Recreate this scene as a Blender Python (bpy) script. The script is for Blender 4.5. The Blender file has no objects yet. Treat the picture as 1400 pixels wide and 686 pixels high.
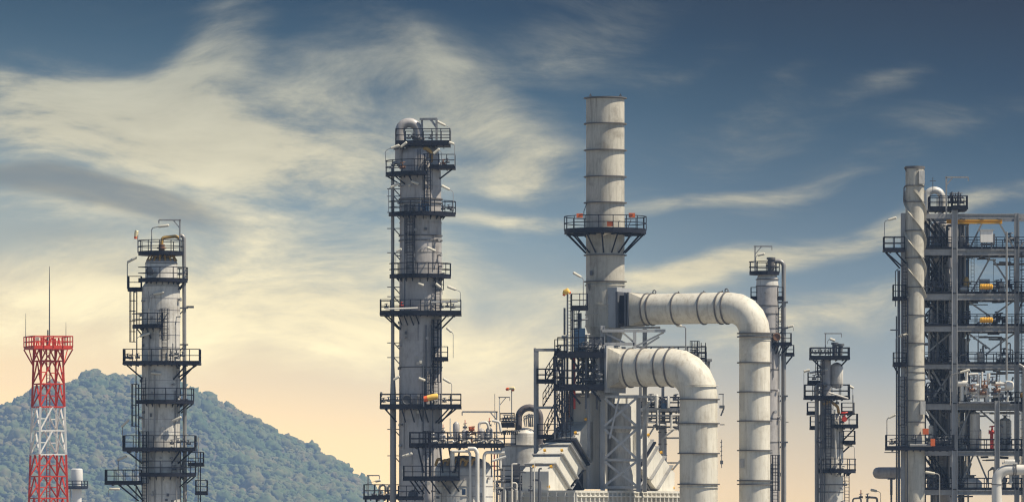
import bpy, math, random
import numpy as np
from mathutils import Vector, Quaternion, noise as mnoise
random.seed(7)
R = math.radians
sc = bpy.context.scene
col = sc.collection

# ------------------------------------------------------------------ camera, sky, sun, exposure
FOC, HOR, CAMZ = 7500.0, 700.0, 15.0          # focal length and horizon in photo pixels, eye height in metres
cam_d = bpy.data.cameras.new('camera'); cam = bpy.data.objects.new('camera', cam_d); col.objects.link(cam)
cam.location = (0, 0, CAMZ); cam.rotation_euler = (R(90), 0, 0)
cam_d.sensor_width = 36.0; cam_d.lens = 36.0 * FOC / 1400.0
cam_d.shift_y = (HOR - 343.0) / 1400.0
cam_d.clip_start = 1.0; cam_d.clip_end = 12000.0
sc.camera = cam
sc.view_settings.view_transform = 'Standard'; sc.view_settings.look = 'None'
sc.view_settings.exposure = 0.35; sc.view_settings.gamma = 1.0; sc.view_settings.use_curve_mapping = False
sc.cycles.use_denoising = True
sc.cycles.max_bounces = 6; sc.cycles.diffuse_bounces = 3; sc.cycles.glossy_bounces = 2
sc.cycles.volume_bounces = 1; sc.cycles.transparent_max_bounces = 4
sc.cycles.filter_width = 1.2

SUN_EL, SUN_AZ = R(55), R(105)                 # azimuth from +Y towards +X
to_sun = Vector((math.sin(SUN_AZ) * math.cos(SUN_EL), math.cos(SUN_AZ) * math.cos(SUN_EL), math.sin(SUN_EL)))
sl = bpy.data.lights.new('sun', 'SUN'); sun = bpy.data.objects.new('sun', sl); col.objects.link(sun)
sl.energy = 5.0; sl.angle = R(0.5); sl.color = (1.0, 0.90, 0.72)
sun.rotation_euler = to_sun.to_track_quat('Z', 'Y').to_euler()

class NT:
    """small node-graph helper"""
    def __init__(s, tree): s.t = tree
    def n(s, typ, ins=None, out=0, **kw):
        nd = s.t.nodes.new(typ)
        for k, v in kw.items(): setattr(nd, k, v)
        for k, v in (ins or {}).items():
            if hasattr(v, 'links') or isinstance(v, bpy.types.NodeSocket): s.t.links.new(v, nd.inputs[k])
            else: nd.inputs[k].default_value = v
        return nd.outputs[out] if out is not None else nd
    def m(s, op, a, b=0.0, c=0.0, clamp=False):
        return s.n('ShaderNodeMath', {0: a, 1: b, 2: c}, operation=op, use_clamp=clamp)
    def mixc(s, f, a, b, mode='MIX'):
        nd = s.t.nodes.new('ShaderNodeMix'); nd.data_type = 'RGBA'; nd.blend_type = mode
        for k, v in ((0, f), (6, a), (7, b)):
            if isinstance(v, bpy.types.NodeSocket): s.t.links.new(v, nd.inputs[k])
            elif k == 0: nd.inputs[k].default_value = v
            else: nd.inputs[k].default_value = (*v, 1.0)
        return nd.outputs[2]
    def ramp(s, f, stops):
        nd = s.t.nodes.new('ShaderNodeValToRGB'); cr = nd.color_ramp
        while len(cr.elements) < len(stops): cr.elements.new(0.5)
        for e, (p, c) in zip(cr.elements, stops):
            e.position = p; e.color = (*c, 1.0) if len(c) == 3 else c
        s.t.links.new(f, nd.inputs[0]); return nd.outputs[0]
    def smooth(s, v, a, b, lo=0.0, hi=1.0):
        return s.n('ShaderNodeMapRange', {0: v, 1: a, 2: b, 3: lo, 4: hi}, interpolation_type='SMOOTHSTEP')

world = bpy.data.worlds.new('World'); sc.world = world; world.use_nodes = True
wt = world.node_tree; wt.nodes.clear(); W = NT(wt)
sky = wt.nodes.new('ShaderNodeTexSky'); sky.sky_type = 'NISHITA'; sky.sun_disc = False
sky.sun_elevation = SUN_EL; sky.sun_rotation = SUN_AZ; sky.dust_density = 0.2; sky.air_density = 1.0; sky.ozone_density = 3.0
bg1 = W.n('ShaderNodeBackground', {0: sky.outputs[0], 1: 0.068})
g = W.n('ShaderNodeTexCoord', out=None).outputs['Generated']
sx, sy, sz = (W.n('ShaderNodeSeparateXYZ', {0: g}, out=None).outputs[i] for i in range(3))
yc = W.m('MAXIMUM', sy, 0.05)
SU = W.m('MULTIPLY', W.m('DIVIDE', sx, yc), 75.0)        # one unit = 0.0133 rad of azimuth
SV = W.m('MULTIPLY', W.m('DIVIDE', sz, yc), 75.0)        # height above the horizon in the same unit (frame: 0 to 7)
P = W.n('ShaderNodeCombineXYZ', {0: SU, 1: SV, 2: 0.0})
# clear sky: warm low, deep blue high, bluer towards the sun side (+X)
tt = W.m('MULTIPLY', W.m('ADD', SV, W.m('MULTIPLY', W.m('MINIMUM', W.m('MAXIMUM', SU, -9.0), 9.0), 0.13)), 0.1)
SKYSTOPS = [(0.0, (1.05, 0.69, 0.25)), (0.07, (1.02, 0.68, 0.26)), (0.17, (0.74, 0.56, 0.28)), (0.27, (0.34, 0.345, 0.27)),
            (0.37, (0.175, 0.235, 0.25)), (0.48, (0.080, 0.135, 0.175)), (0.58, (0.030, 0.074, 0.115)), (0.68, (0.004, 0.030, 0.066)),
            (0.78, (0.0, 0.008, 0.028)), (0.9, (0.0, 0.002, 0.012))]
clear = W.ramp(tt, SKYSTOPS)
# wispy domain warp
nz1 = W.n('ShaderNodeTexNoise', {'Vector': W.n('ShaderNodeMapping', {0: P, 3: (0.20, 0.34, 1.0)}), 'Scale': 1.0, 'Detail': 2.0, 'Roughness': 0.45}, out=1)
wv = W.n('ShaderNodeVectorMath', {0: W.n('ShaderNodeVectorMath', {0: nz1, 1: (0.5, 0.5, 0.5)}, operation='SUBTRACT'), 1: (3.0, 2.0, 0.0)}, operation='MULTIPLY')
PW = W.n('ShaderNodeVectorMath', {0: P, 1: wv}, operation='ADD')
def streaks(rot, scl, det, seed, rough=0.6):
    mp = W.n('ShaderNodeMapping', {0: PW, 1: (seed, seed * 1.7, 0), 2: (0, 0, R(rot)), 3: scl}, vector_type='POINT')
    return W.n('ShaderNodeTexNoise', {'Vector': mp, 'Scale': 1.0, 'Detail': det, 'Roughness': rough})
st1 = streaks(-20, (0.32, 0.95, 1), 9.0, 3.1, 0.62)
st2 = streaks(28, (0.32, 0.95, 1), 9.0, 7.7, 0.64)
fs1 = streaks(-22, (0.55, 2.6, 1), 8.0, 5.2, 0.66)
fs2 = streaks(34, (0.60, 2.2, 1), 8.0, 9.4, 0.68)
fs3 = streaks(-54, (0.6, 2.4, 1), 8.0, 2.4, 0.66)
side = W.smooth(SU, -3.5, 1.5)
inv = W.m('SUBTRACT', 1.0, side)
tex = W.m('ADD', W.m('MULTIPLY', st1, side), W.m('MULTIPLY', st2, inv))
fan = W.smooth(W.m('ABSOLUTE', W.m('ADD', SU, 4.6)), 2.2, 0.4)
fsl = W.m('ADD', W.m('MULTIPLY', fs2, W.m('SUBTRACT', 1.0, W.m('MULTIPLY', fan, 0.6))), W.m('MULTIPLY', fs3, W.m('MULTIPLY', fan, 0.6)))
fine = W.m('ADD', W.m('MULTIPLY', fs1, side), W.m('MULTIPLY', fsl, inv))
def blobs(lst, warp=PW):
    tot = None
    for (x, y, rx, ry, ang, wgt) in lst:              # degrees of sky, given on a 14 x 7 field left to right, top to bottom
        mp = W.n('ShaderNodeMapping', {0: warp, 1: ((x - 700) / 100, (700 - y) / 100, 0), 2: (0, 0, R(-ang)), 3: (rx / 100, ry / 100, 1)}, vector_type='TEXTURE')
        ln = W.n('ShaderNodeVectorMath', {0: mp}, out=1, operation='LENGTH')
        v = W.smooth(ln, 1.0, 0.0, 0.0, wgt)
        tot = v if tot is None else W.m('ADD', tot, v)
    return tot
CLOUD = [(130, 170, 430, 150, 8, .95), (262, 82, 230, 52, -52, .62), (330, 60, 200, 36, -58, .3), (230, 145, 240, 60, 28, .45), (420, 150, 400, 150, 0, .42), (500, 215, 440, 140, 8, .30), (350, 250, 380, 100, 5, .28), (640, 180, 300, 90, 20, .2), (60, 190, 200, 110, 0, .35),
         (600, 115, 330, 62, 27, .50), (745, 232, 120, 48, -6, .75), (700, 297, 230, 26, 2, .6), (960, 266, 220, 24, -9, .62),
         (1160, 325, 480, 44, -16, .62), (1010, 372, 260, 36, -10, .35), (1222, 92, 130, 34, -22, .36), (770, 70, 260, 130, -40, .32), (930, 90, 150, 45, -20, .30), (1000, 190, 260, 50, -25, .22),
         (10, 305, 150, 40, 5, .6), (330, 380, 460, 120, 6, .70), (330, 460, 520, 90, 5, .55), (600, 370, 300, 100, -10, .40), (520, 480, 420, 90, 0, .50),
         (860, 470, 420, 100, -5, .45), (1120, 450, 300, 60, -8, .35), (40, 420, 260, 100, 0, .5), (300, 305, 240, 50, 12, .30), (900, 390, 260, 50, -10, .4), (1180, 200, 420, 50, -24, .2), (1020, 130, 300, 40, -28, .18), (1200, 420, 320, 40, -10, .25), (80, 110, 220, 40, 10, .3), (480, 285, 260, 60, 15, .28)]
DARK = [(130, 292, 280, 52, 10, 1.1), (60, 275, 200, 40, 6, .5), (120, 385, 240, 40, 6, .35), (440, 425, 300, 34, 4, .30), (60, 345, 200, 26, 0, .3), (690, 495, 150, 26, -4, .3)]
cov = blobs(CLOUD); dk = blobs(DARK)
base = W.m('MULTIPLY', W.m('SUBTRACT', tex, 0.5), 3.4)
fin = W.m('MULTIPLY', W.m('SUBTRACT', fine, 0.5), 3.0)
cc = W.m('ADD', cov, W.m('MULTIPLY', base, W.m('ADD', W.m('MULTIPLY', cov, 0.80), 0.27)))
cc = W.m('ADD', cc, W.m('MULTIPLY', fin, W.m('ADD', W.m('MULTIPLY', cov, 0.50), 0.13)))
cmask = W.m('MULTIPLY', W.smooth(cc, 0.05, 1.25), 0.95)
ccol = W.ramp(W.m('MULTIPLY', SV, 0.1), [(0.0, (1.05, 0.75, 0.32)), (0.2, (0.97, 0.78, 0.38)), (0.4, (0.72, 0.625, 0.385)), (0.6, (0.44, 0.42, 0.31)), (0.75, (0.17, 0.19, 0.185))])
bri = W.m('ADD', 0.95, W.m('MULTIPLY', W.m('ADD', base, fin), 0.19))
ccol = W.mixc(1.0, ccol, W.n('ShaderNodeCombineColor', {0: bri, 1: bri, 2: bri}), 'MULTIPLY')
skycol = W.mixc(cmask, clear, ccol)
dmask = W.m('MULTIPLY', W.smooth(W.m('MULTIPLY', dk, W.m('ADD', 0.25, W.m('MULTIPLY', tex, 1.5))), 0.05, 0.9), 0.62)
skycol = W.mixc(dmask, skycol, (0.165, 0.155, 0.12))
gain = W.n('ShaderNodeMapRange', {0: SV, 1: 0.0, 2: 7.0, 3: 1.42, 4: 0.86})
gain = W.m('MULTIPLY', gain, W.smooth(SU, -1.5, 4.0, 1.0, 0.72))
skycol = W.mixc(1.0, skycol, W.n('ShaderNodeCombineColor', {0: gain, 1: gain, 2: gain}), 'MULTIPLY')
bg2 = W.n('ShaderNodeBackground', {0: skycol, 1: 1.0})
nrm = W.m('MULTIPLY', W.smooth(sz, 0.10, 0.2, 1.0, 0.0), W.smooth(sy, 0.3, 0.8))
mx = W.n('ShaderNodeMixShader', {0: nrm, 1: bg1, 2: bg2})
W.n('ShaderNodeOutputWorld', {0: mx}, out=None)

# ------------------------------------------------------------------ materials
MATS = {}
def mat(name, c, rough=0.5, metal=0.0, streak=0.0, blotch=0.0, dirt=(0.10, 0.075, 0.05), bump=0.0, panel=0.0, hseam=1.2, spec=0.5, rust=0.0):
    m = bpy.data.materials.new(name); m.use_nodes = True; t = m.node_tree; N = NT(t)
    b = t.nodes['Principled BSDF']
    oc = N.n('ShaderNodeTexCoord', out=None).outputs['Object']
    base = (*c, 1.0)
    cur = N.n('ShaderNodeRGB'); cur.node.outputs[0].default_value = base
    if panel:
        z = N.n('ShaderNodeSeparateXYZ', {0: oc}, out=None)
        k = N.m('FLOOR', N.m('DIVIDE', z.outputs[2], hseam))
        ang = N.m('FLOOR', N.m('MULTIPLY', N.m('ARCTAN2', z.outputs[1], z.outputs[0]), 1.6))
        wn = N.n('ShaderNodeTexWhiteNoise', {0: N.n('ShaderNodeCombineXYZ', {0: k, 1: ang, 2: 0.0})}, noise_dimensions='3D')
        f = N.m('MULTIPLY_ADD', wn, panel * 2, 1.0 - panel)
        cur = N.mixc(1.0, cur, N.n('ShaderNodeCombineColor', {0: f, 1: f, 2: f}), 'MULTIPLY')
    if blotch:
        nz = N.n('ShaderNodeTexNoise', {'Vector': oc, 'Scale': 0.55, 'Detail': 8.0, 'Roughness': 0.7})
        cur = N.mixc(N.m('MULTIPLY', N.smooth(nz, 0.48, 0.70), blotch), cur, dirt)
    if streak:
        nz = N.n('ShaderNodeTexNoise', {'Vector': N.n('ShaderNodeMapping', {0: oc, 3: (2.6, 2.6, 0.16)}), 'Scale': 1.0, 'Detail': 7.0, 'Roughness': 0.7})
        cur = N.mixc(N.m('MULTIPLY', N.smooth(nz, 0.50, 0.72), streak), cur, dirt)
    if streak or blotch:
        nz = N.n('ShaderNodeTexNoise', {'Vector': N.n('ShaderNodeMapping', {0: oc, 3: (5.0, 5.0, 1.1)}), 'Scale': 1.0, 'Detail': 9.0, 'Roughness': 0.75})
        cur = N.mixc(N.m('MULTIPLY', N.smooth(nz, 0.46, 0.74), max(streak, blotch) * .7), cur, dirt)
    if rust:
        nz = N.n('ShaderNodeTexNoise', {'Vector': oc, 'Scale': 1.7, 'Detail': 7.0, 'Roughness': 0.75})
        cur = N.mixc(N.m('MULTIPLY', N.smooth(nz, 0.60, 0.72), rust), cur, (0.16, 0.065, 0.025))
    t.links.new(cur, b.inputs['Base Color'])
    b.inputs['Metallic'].default_value = metal
    b.inputs['Specular IOR Level'].default_value = spec
    rn = N.n('ShaderNodeTexNoise', {'Vector': oc, 'Scale': 1.3, 'Detail': 3.0})
    t.links.new(N.m('MULTIPLY_ADD', rn, 0.25, rough - 0.125), b.inputs['Roughness'])
    if bump:
        bn = N.n('ShaderNodeTexNoise', {'Vector': N.n('ShaderNodeMapping', {0: oc, 3: (1.0, 1.0, 0.6)}), 'Scale': 0.8, 'Detail': 2.0})
        t.links.new(N.n('ShaderNodeBump', {'Strength': bump, 'Distance': 0.25, 'Height': bn}), b.inputs['Normal'])
    MATS[name] = m
    return m
mat('cladding', (0.42, 0.395, 0.38), 0.50, 0.15, 0.55, 0.40, (0.13, 0.11, 0.095), 0.25, 0.09, 1.25)
mat('cladding_light', (0.62, 0.595, 0.545), 0.5, 0.1, 0.65, 0.45, (0.18, 0.155, 0.125), 0.3, 0.10, 1.25)
mat('stack_paint', (0.49, 0.46, 0.39), 0.55, 0.0, 0.65, 0.6, (0.19, 0.165, 0.13), 0.2, 0.09, 2.1, spec=0.35, rust=0.3)
mat('duct_paint', (0.625, 0.59, 0.505), 0.55, 0.0, 0.60, 0.55, (0.30, 0.255, 0.19), 0.22, 0.05, 2.3, spec=0.35, rust=0.22)
mat('box_paint', (0.62, 0.595, 0.53), 0.55, 0.0, 0.35, 0.35, (0.27, 0.24, 0.19), 0.08, rust=0.12)
mat('ring_steel', (0.115, 0.11, 0.11), 0.55, 0.1, 0.3, 0.4, rust=0.35)
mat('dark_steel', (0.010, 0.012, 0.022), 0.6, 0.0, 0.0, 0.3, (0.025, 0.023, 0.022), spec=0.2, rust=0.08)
mat('frame_steel', (0.31, 0.31, 0.31), 0.5, 0.15, 0.45, 0.35, (0.09, 0.08, 0.075), rust=0.25)
mat('grey_paint', (0.40, 0.405, 0.41), 0.5, 0.05, 0.35, 0.3, (0.14, 0.12, 0.10), rust=0.12)
mat('dark_grey', (0.10, 0.105, 0.12), 0.55, 0.1, 0.2, 0.3, (0.04, 0.04, 0.04), rust=0.2)
mat('pipe_grey', (0.30, 0.29, 0.275), 0.42, 0.3, 0.35, 0.3, (0.12, 0.10, 0.09))
mat('pipe_white', (0.70, 0.665, 0.60), 0.4, 0.05, 0.3, 0.25, (0.34, 0.29, 0.22))
mat('lamp_paint', (0.66, 0.62, 0.52), 0.45, 0, 0.2, 0.2)
mat('yellow_paint', (0.75, 0.40, 0.02), 0.5, 0, 0.15, 0.2)
mat('orange_paint', (0.72, 0.14, 0.03), 0.5, 0, 0.1, 0.2)
mat('red_paint', (0.62, 0.045, 0.022), 0.5, 0, 0.12, 0.15)
mat('mast_white', (0.80, 0.77, 0.72), 0.5, 0, 0.12, 0.15)
mat('rust_steel', (0.20, 0.095, 0.05), 0.7, 0.1, 0.3, 0.4)
mat('purple_pipe', (0.125, 0.11, 0.115), 0.55, 0.1, 0.3, 0.4)
mat('ochre_lagging', (0.50, 0.30, 0.07), 0.6, 0, 0.3, 0.4)
mat('blue_paint', (0.03, 0.085, 0.17), 0.5, 0, 0.1, 0.2)
mat('sock_yellow', (0.85, 0.52, 0.10), 0.8)
mat('sock_orange', (0.80, 0.13, 0.03), 0.8)
mat('sock_cream', (0.80, 0.68, 0.42), 0.8)

# ------------------------------------------------------------------ mesh builder (all lengths in photo pixels at the thing's own distance)
class MB:
    def __init__(s): s.v = []; s.f = []; s.cuts = []; s.hold = False
    def mark(s): s.cuts.append((len(s.v), len(s.f))); s.hold = True
    def add(s, vs, fs):
        o = len(s.v)
        if not s.hold: s.cuts.append((o, len(s.f)))
        s.v += vs; s.f += [tuple(i + o for i in f) for f in fs]
    def box(s, u0, u1, v0, v1, w0, w1):
        s.add([(u, v, w) for u in (u0, u1) for v in (v0, v1) for w in (w0, w1)],
              [(0, 1, 3, 2), (4, 6, 7, 5), (0, 4, 5, 1), (2, 3, 7, 6), (0, 2, 6, 4), (1, 5, 7, 3)])
        return s
    def tube(s, pts, r, n=8, cap=True, phase=0.0):
        pts = [Vector(p) for p in pts]; k = len(pts)
        rs = r if isinstance(r, (list, tuple)) else [r] * k
        tans = []
        for i in range(k):
            a = pts[min(i + 1, k - 1)] - pts[max(i - 1, 0)]
            tans.append(a.normalized() if a.length > 1e-9 else Vector((0, 1, 0)))
        ref = Vector((0, 0, 1)) if abs(tans[0].z) < 0.9 else Vector((1, 0, 0))
        nrm = (ref - tans[0] * ref.dot(tans[0])).normalized()
        vs = []
        for i in range(k):
            if i:
                q = tans[i - 1].rotation_difference(tans[i]); nrm = (q @ nrm); nrm = (nrm - tans[i] * nrm.dot(tans[i])).normalized()
            bi = tans[i].cross(nrm)
            for j in range(n):
                a = 2 * math.pi * (j + phase) / n
                p = pts[i] + (nrm * math.cos(a) + bi * math.sin(a)) * rs[i]
                vs.append(tuple(p))
        fs = [(i * n + j, i * n + (j + 1) % n, (i + 1) * n + (j + 1) % n, (i + 1) * n + j) for i in range(k - 1) for j in range(n)]
        if cap: fs += [tuple(range(n - 1, -1, -1)), tuple((k - 1) * n + j for j in range(n))]
        s.add(vs, fs); return s
    def bar(s, p, q, r=0.8): return s.tube([p, q], r * 1.25, 4, True, 0.5)
    def lathe(s, u, prof, w=0.0, n=40, a0=0.0, a1=360.0):
        full = abs(a1 - a0) >= 359.9; m = n if full else n + 1; vs = []
        for (v, r) in prof:
            for j in range(m):
                a = R(a0 + (a1 - a0) * j / n); vs.append((u + r * math.cos(a), v, w + r * math.sin(a)))
        fs = [(i * m + j, i * m + (j + 1) % m, (i + 1) * m + (j + 1) % m, (i + 1) * m + j) for i in range(len(prof) - 1) for j in range(n)]
        s.add(vs, fs)
        if full:
            for idx in (0, len(prof) - 1):
                if prof[idx][1] > 1e-3: s.f.append(tuple(len(s.v) - len(vs) + idx * m + j for j in range(m)))
        return s
    def band(s, u, v0, v1, ro, ri, w=0.0, n=40):      # a flat ring proud of a shell
        prof = [(v0, ri), (v0, ro), (v1, ro), (v1, ri)]
        vs = []
        for (v, r) in prof:
            for j in range(n):
                a = 2 * math.pi * j / n; vs.append((u + r * math.cos(a), v, w + r * math.sin(a)))
        s.add(vs, [(i * n + j, i * n + (j + 1) % n, ((i + 1) % 4) * n + (j + 1) % n, ((i + 1) % 4) * n + j) for i in range(4) for j in range(n)])
        return s
    def prism(s, poly, d):                              # polygon of 3-D points pushed along vector d
        k = len(poly); vs = [tuple(p) for p in poly] + [tuple(Vector(p) + Vector(d)) for p in poly]
        s.add(vs, [tuple(range(k)), tuple(range(2 * k - 1, k - 1, -1))] + [(i, (i + 1) % k, k + (i + 1) % k, k + i) for i in range(k)])
        return s
    def torus(s, c, axis, Rr, r, n=20, m=6):
        ax = Vector(axis).normalized(); a = ax.orthogonal().normalized(); b = ax.cross(a); c = Vector(c)
        pts = [c + (a * math.cos(2 * math.pi * i / n) + b * math.sin(2 * math.pi * i / n)) * Rr for i in range(n)]
        vs = []
        for i, p in enumerate(pts):
            d = (p - c).normalized()
            for j in range(m):
                t = 2 * math.pi * j / m; vs.append(tuple(p + d * (r * math.cos(t)) + ax * (r * math.sin(t))))
        s.add(vs, [(i * m + j, i * m + (j + 1) % m, ((i + 1) % n) * m + (j + 1) % m, ((i + 1) % n) * m + j) for i in range(n) for j in range(m)])
        return s

def rpath(pts, rad, seg=8):
    """polyline with its corners rounded to radius rad"""
    P_ = [Vector(p) for p in pts]; out = [P_[0]]
    for i in range(1, len(P_) - 1):
        a = (P_[i - 1] - P_[i]); b = (P_[i + 1] - P_[i]); la, lb = a.length, b.length; a /= la; b /= lb
        ang = a.angle(b)
        if ang > 3.1: continue
        d = min(rad / math.tan(ang / 2), la * 0.49 if i > 1 else la * .98, lb * 0.49 if i < len(P_) - 2 else lb * .98); rr = d * math.tan(ang / 2)
        p0 = P_[i] + a * d; p1 = P_[i] + b * d; bis = (a + b).normalized(); ctr = P_[i] + bis * (rr / math.sin(ang / 2))
        x0 = p0 - ctr; ax = x0.cross(p1 - ctr).normalized(); tot = x0.angle(p1 - ctr)
        for k in range(seg + 1): out.append(ctr + Quaternion(ax, tot * k / seg) @ x0)
    out.append(P_[-1]); return out

SPLIT = dict(valves='valve', riser_pipe='riser', small_piping='small_pipe', grey_piping='grey_pipe', white_piping='white_pipe', lagged_pipe='lagged_line',
             spray_pipes='spray_pipe', brackets='bracket', conduits='conduit', pipe_brackets='pipe_bracket', lifting_lugs='lifting_lug', support_legs='support_leg',
             instrument_stubs='instrument', dark_piping='dark_pipe', light_piping='light_pipe', rusty_valves='rusty_valve', lagged_bends='lagged_bend', nozzles='nozzle',
             pipe_clamps='pipe_clamp', stiffeners='stiffener', pipe_loops='pipe_loop', stands='stand', supports='support', cross_pipes='cross_pipe', motors='motor', motor_flanges='motor_flange', steel_boxes='steel_box', flanges='flange')

class Thing:
    def __init__(s, name, label, cat, D, u, w=0.0, v=None, group=None):
        s.k = D / FOC; s.D = D; s.u = u; s.w = w
        s.v = HOR + CAMZ / s.k if v is None else v
        o = bpy.data.objects.new(name, None); col.objects.link(o); o.empty_display_size = 0.5
        o.location = ((u - 700) * s.k, D + w * s.k, CAMZ + (HOR - s.v) * s.k)
        o['label'] = label; o['category'] = cat
        if group: o['group'] = group
        s.root = o
    def part(s, name, mb, m, parent=None, label=None, kind=None):
        if name in SPLIT:                                   # several separate pieces: one object each
            cuts = mb.cuts + [(len(mb.v), len(mb.f))]; o = None
            for (v0, f0), (v1, f1) in zip(cuts[:-1], cuts[1:]):
                one = MB(); one.v = mb.v[v0:v1]; one.f = [tuple(i - v0 for i in f) for f in mb.f[f0:f1]]
                if one.f: o = s.part(SPLIT[name], one, m, parent, label, kind)
            return o
        k = s.k; me = bpy.data.meshes.new(name)
        me.from_pydata([((x - s.u) * k, (z - s.w) * k, (s.v - y) * k) for (x, y, z) in mb.v], [], mb.f)
        me.materials.append(MATS[m]); me.polygons.foreach_set('use_smooth', [True] * len(me.polygons))
        me.update()
        import bmesh
        bm = bmesh.new(); bm.from_mesh(me); bmesh.ops.recalc_face_normals(bm, faces=bm.faces); bm.to_mesh(me); bm.free()
        me.set_sharp_from_angle(angle=R(38))
        o = bpy.data.objects.new(name, me); col.objects.link(o); o.parent = parent or s.root
        if label: o['label'] = label
        if kind: o['kind'] = kind
        return o

def structure(o, kind='structure'): o['kind'] = kind; return o
def plain_mesh(name, verts, faces, m, smooth=False):
    me = bpy.data.meshes.new(name); me.from_pydata(verts, [], faces); me.materials.append(m)
    if smooth: me.polygons.foreach_set('use_smooth', [True] * len(me.polygons))
    o = bpy.data.objects.new(name, me); col.objects.link(o); return o

# ---- repeated fittings
RAIL_H = 18.0
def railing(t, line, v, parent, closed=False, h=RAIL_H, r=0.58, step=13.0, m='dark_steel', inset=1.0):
    mb = MB(); pts = [Vector((a, 0, b)) for a, b in line]
    if closed: pts = pts + [pts[0]]
    for fr in (1.0, 0.52):
        for p, q in zip(pts[:-1], pts[1:]):
            mb.bar((p.x, v - h * fr, p.z), (q.x, v - h * fr, q.z), r)
    for p, q in zip(pts[:-1], pts[1:]):                               # toe plate
        mb.prism([(p.x, v - 2.2, p.z), (q.x, v - 2.2, q.z), (q.x, v, q.z), (p.x, v, p.z)], (0.35, 0, 0.35))
    acc = 0.0; last = None
    for i, (p, q) in enumerate(zip(pts[:-1], pts[1:])):
        L = (q - p).length
        if L < 1e-6: continue
        n = max(1, round(L / step)) if L > step * .8 else 0
        if n:
            for k in range(n + (1 if i == len(pts) - 2 and not closed else 0)):
                c = p + (q - p) * (k / n); mb.bar((c.x, v, c.z), (c.x, v - h, c.z), r * 1.05)
            acc = 0
        else:
            if last is None or acc >= step: mb.bar((p.x, v, p.z), (p.x, v - h, p.z), r * 1.05); acc = 0
            acc += L
        last = p
    if not closed:
        p = pts[-1]; mb.bar((p.x, v, p.z), (p.x, v - h, p.z), r * 1.05)
    return t.part('railing', mb, m, parent)

def arc(cu, cw, Rr, a0, a1, n=None):
    n = n or max(4, int(abs(a1 - a0) / 10)); return [(cu + Rr * math.cos(R(a0 + (a1 - a0) * i / n)), cw + Rr * math.sin(R(a0 + (a1 - a0) * i / n))) for i in range(n + 1)]

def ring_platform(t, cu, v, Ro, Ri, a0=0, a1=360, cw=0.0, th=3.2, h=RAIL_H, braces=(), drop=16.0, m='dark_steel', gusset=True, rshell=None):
    """gallery round a vessel; the angles run from +u through the far side, -90 faces the viewer"""
    full = abs(a1 - a0) >= 359; o = arc(cu, cw, Ro, a0, a1); i_ = arc(cu, cw, Ri, a0, a1); mb = MB(); n = len(o)
    vs = [(a, v, b) for a, b in o] + [(a, v, b) for a, b in i_] + [(a, v + th, b) for a, b in o] + [(a, v + th, b) for a, b in i_]
    fs = []
    for k in range(n - 1):
        fs += [(k, k + 1, n + k + 1, n + k), (2 * n + k, 3 * n + k, 3 * n + k + 1, 2 * n + k + 1), (k, 2 * n + k, 2 * n + k + 1, k + 1), (n + k, n + k + 1, 3 * n + k + 1, 3 * n + k)]
    if not full: fs += [(0, n, 3 * n, 2 * n), (n - 1, 3 * n - 1 + 0, 4 * n - 1, 2 * n - 1)] if False else [(0, n, 3 * n, 2 * n), (n - 1, 2 * n - 1, 4 * n - 1, 3 * n - 1)]
    mb.add(vs, fs)
    rs = rshell or Ri
    if gusset:                                                        # short stub gussets under the deck
        for a in np.arange(a0 + 6, a1 - 3, 20):
            ca, sa = math.cos(R(a)), math.sin(R(a)); e = (-sa * .7, 0, ca * .7); rr = min(Ro - 1, Ri + 5)
            mb.prism([(cu + rs * ca, v + th - .5, cw + rs * sa), (cu + rr * ca, v + th - .5, cw + rr * sa), (cu + rs * ca, v + th + 5, cw + rs * sa)], e)
    pl = t.part('platform', mb, m)
    line = o[:-1] if full else [i_[0]] + o + [i_[-1]]
    railing(t, line, v, pl, full, h, m=m)
    for a in braces:
        b = MB(); ca, sa = math.cos(R(a)), math.sin(R(a))
        b.bar((cu + (Ro - 2) * ca, v + th, cw + (Ro - 2) * sa), (cu + rs * ca, v + th + drop, cw + rs * sa), 1.0)
        t.part('bracket', b, m, pl)
    return pl

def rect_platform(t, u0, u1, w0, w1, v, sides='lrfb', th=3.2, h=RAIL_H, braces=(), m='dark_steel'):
    mb = MB().box(u0, u1, v, v + th, w0, w1)
    for k in range(1, int((u1 - u0) / 9)):                            # joists below the grating
        x = u0 + (u1 - u0) * k / int((u1 - u0) / 9); mb.box(x - .5, x + .5, v + th, v + th + 1.6, w0 + 1, w1 - 1)
    pl = t.part('platform', mb, m)
    seg = {'f': [(u0, w0), (u1, w0)], 'r': [(u1, w0), (u1, w1)], 'b': [(u1, w1), (u0, w1)], 'l': [(u0, w1), (u0, w0)]}
    order = [c for c in 'frbl' if c in sides]
    lines = []
    for c in order:
        sgm = [(a + (.8 if a == u0 else -.8), b + (.8 if b == w0 else -.8)) for a, b in seg[c]]
        if lines and lines[-1][-1] == sgm[0]: lines[-1].append(sgm[1])
        else: lines.append(list(sgm))
    for ln in lines: railing(t, ln, v, pl, False, h, m=m)
    for p, q in braces: t.part('bracket', MB().bar(p, q, 1.15), m, pl)
    return pl

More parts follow.
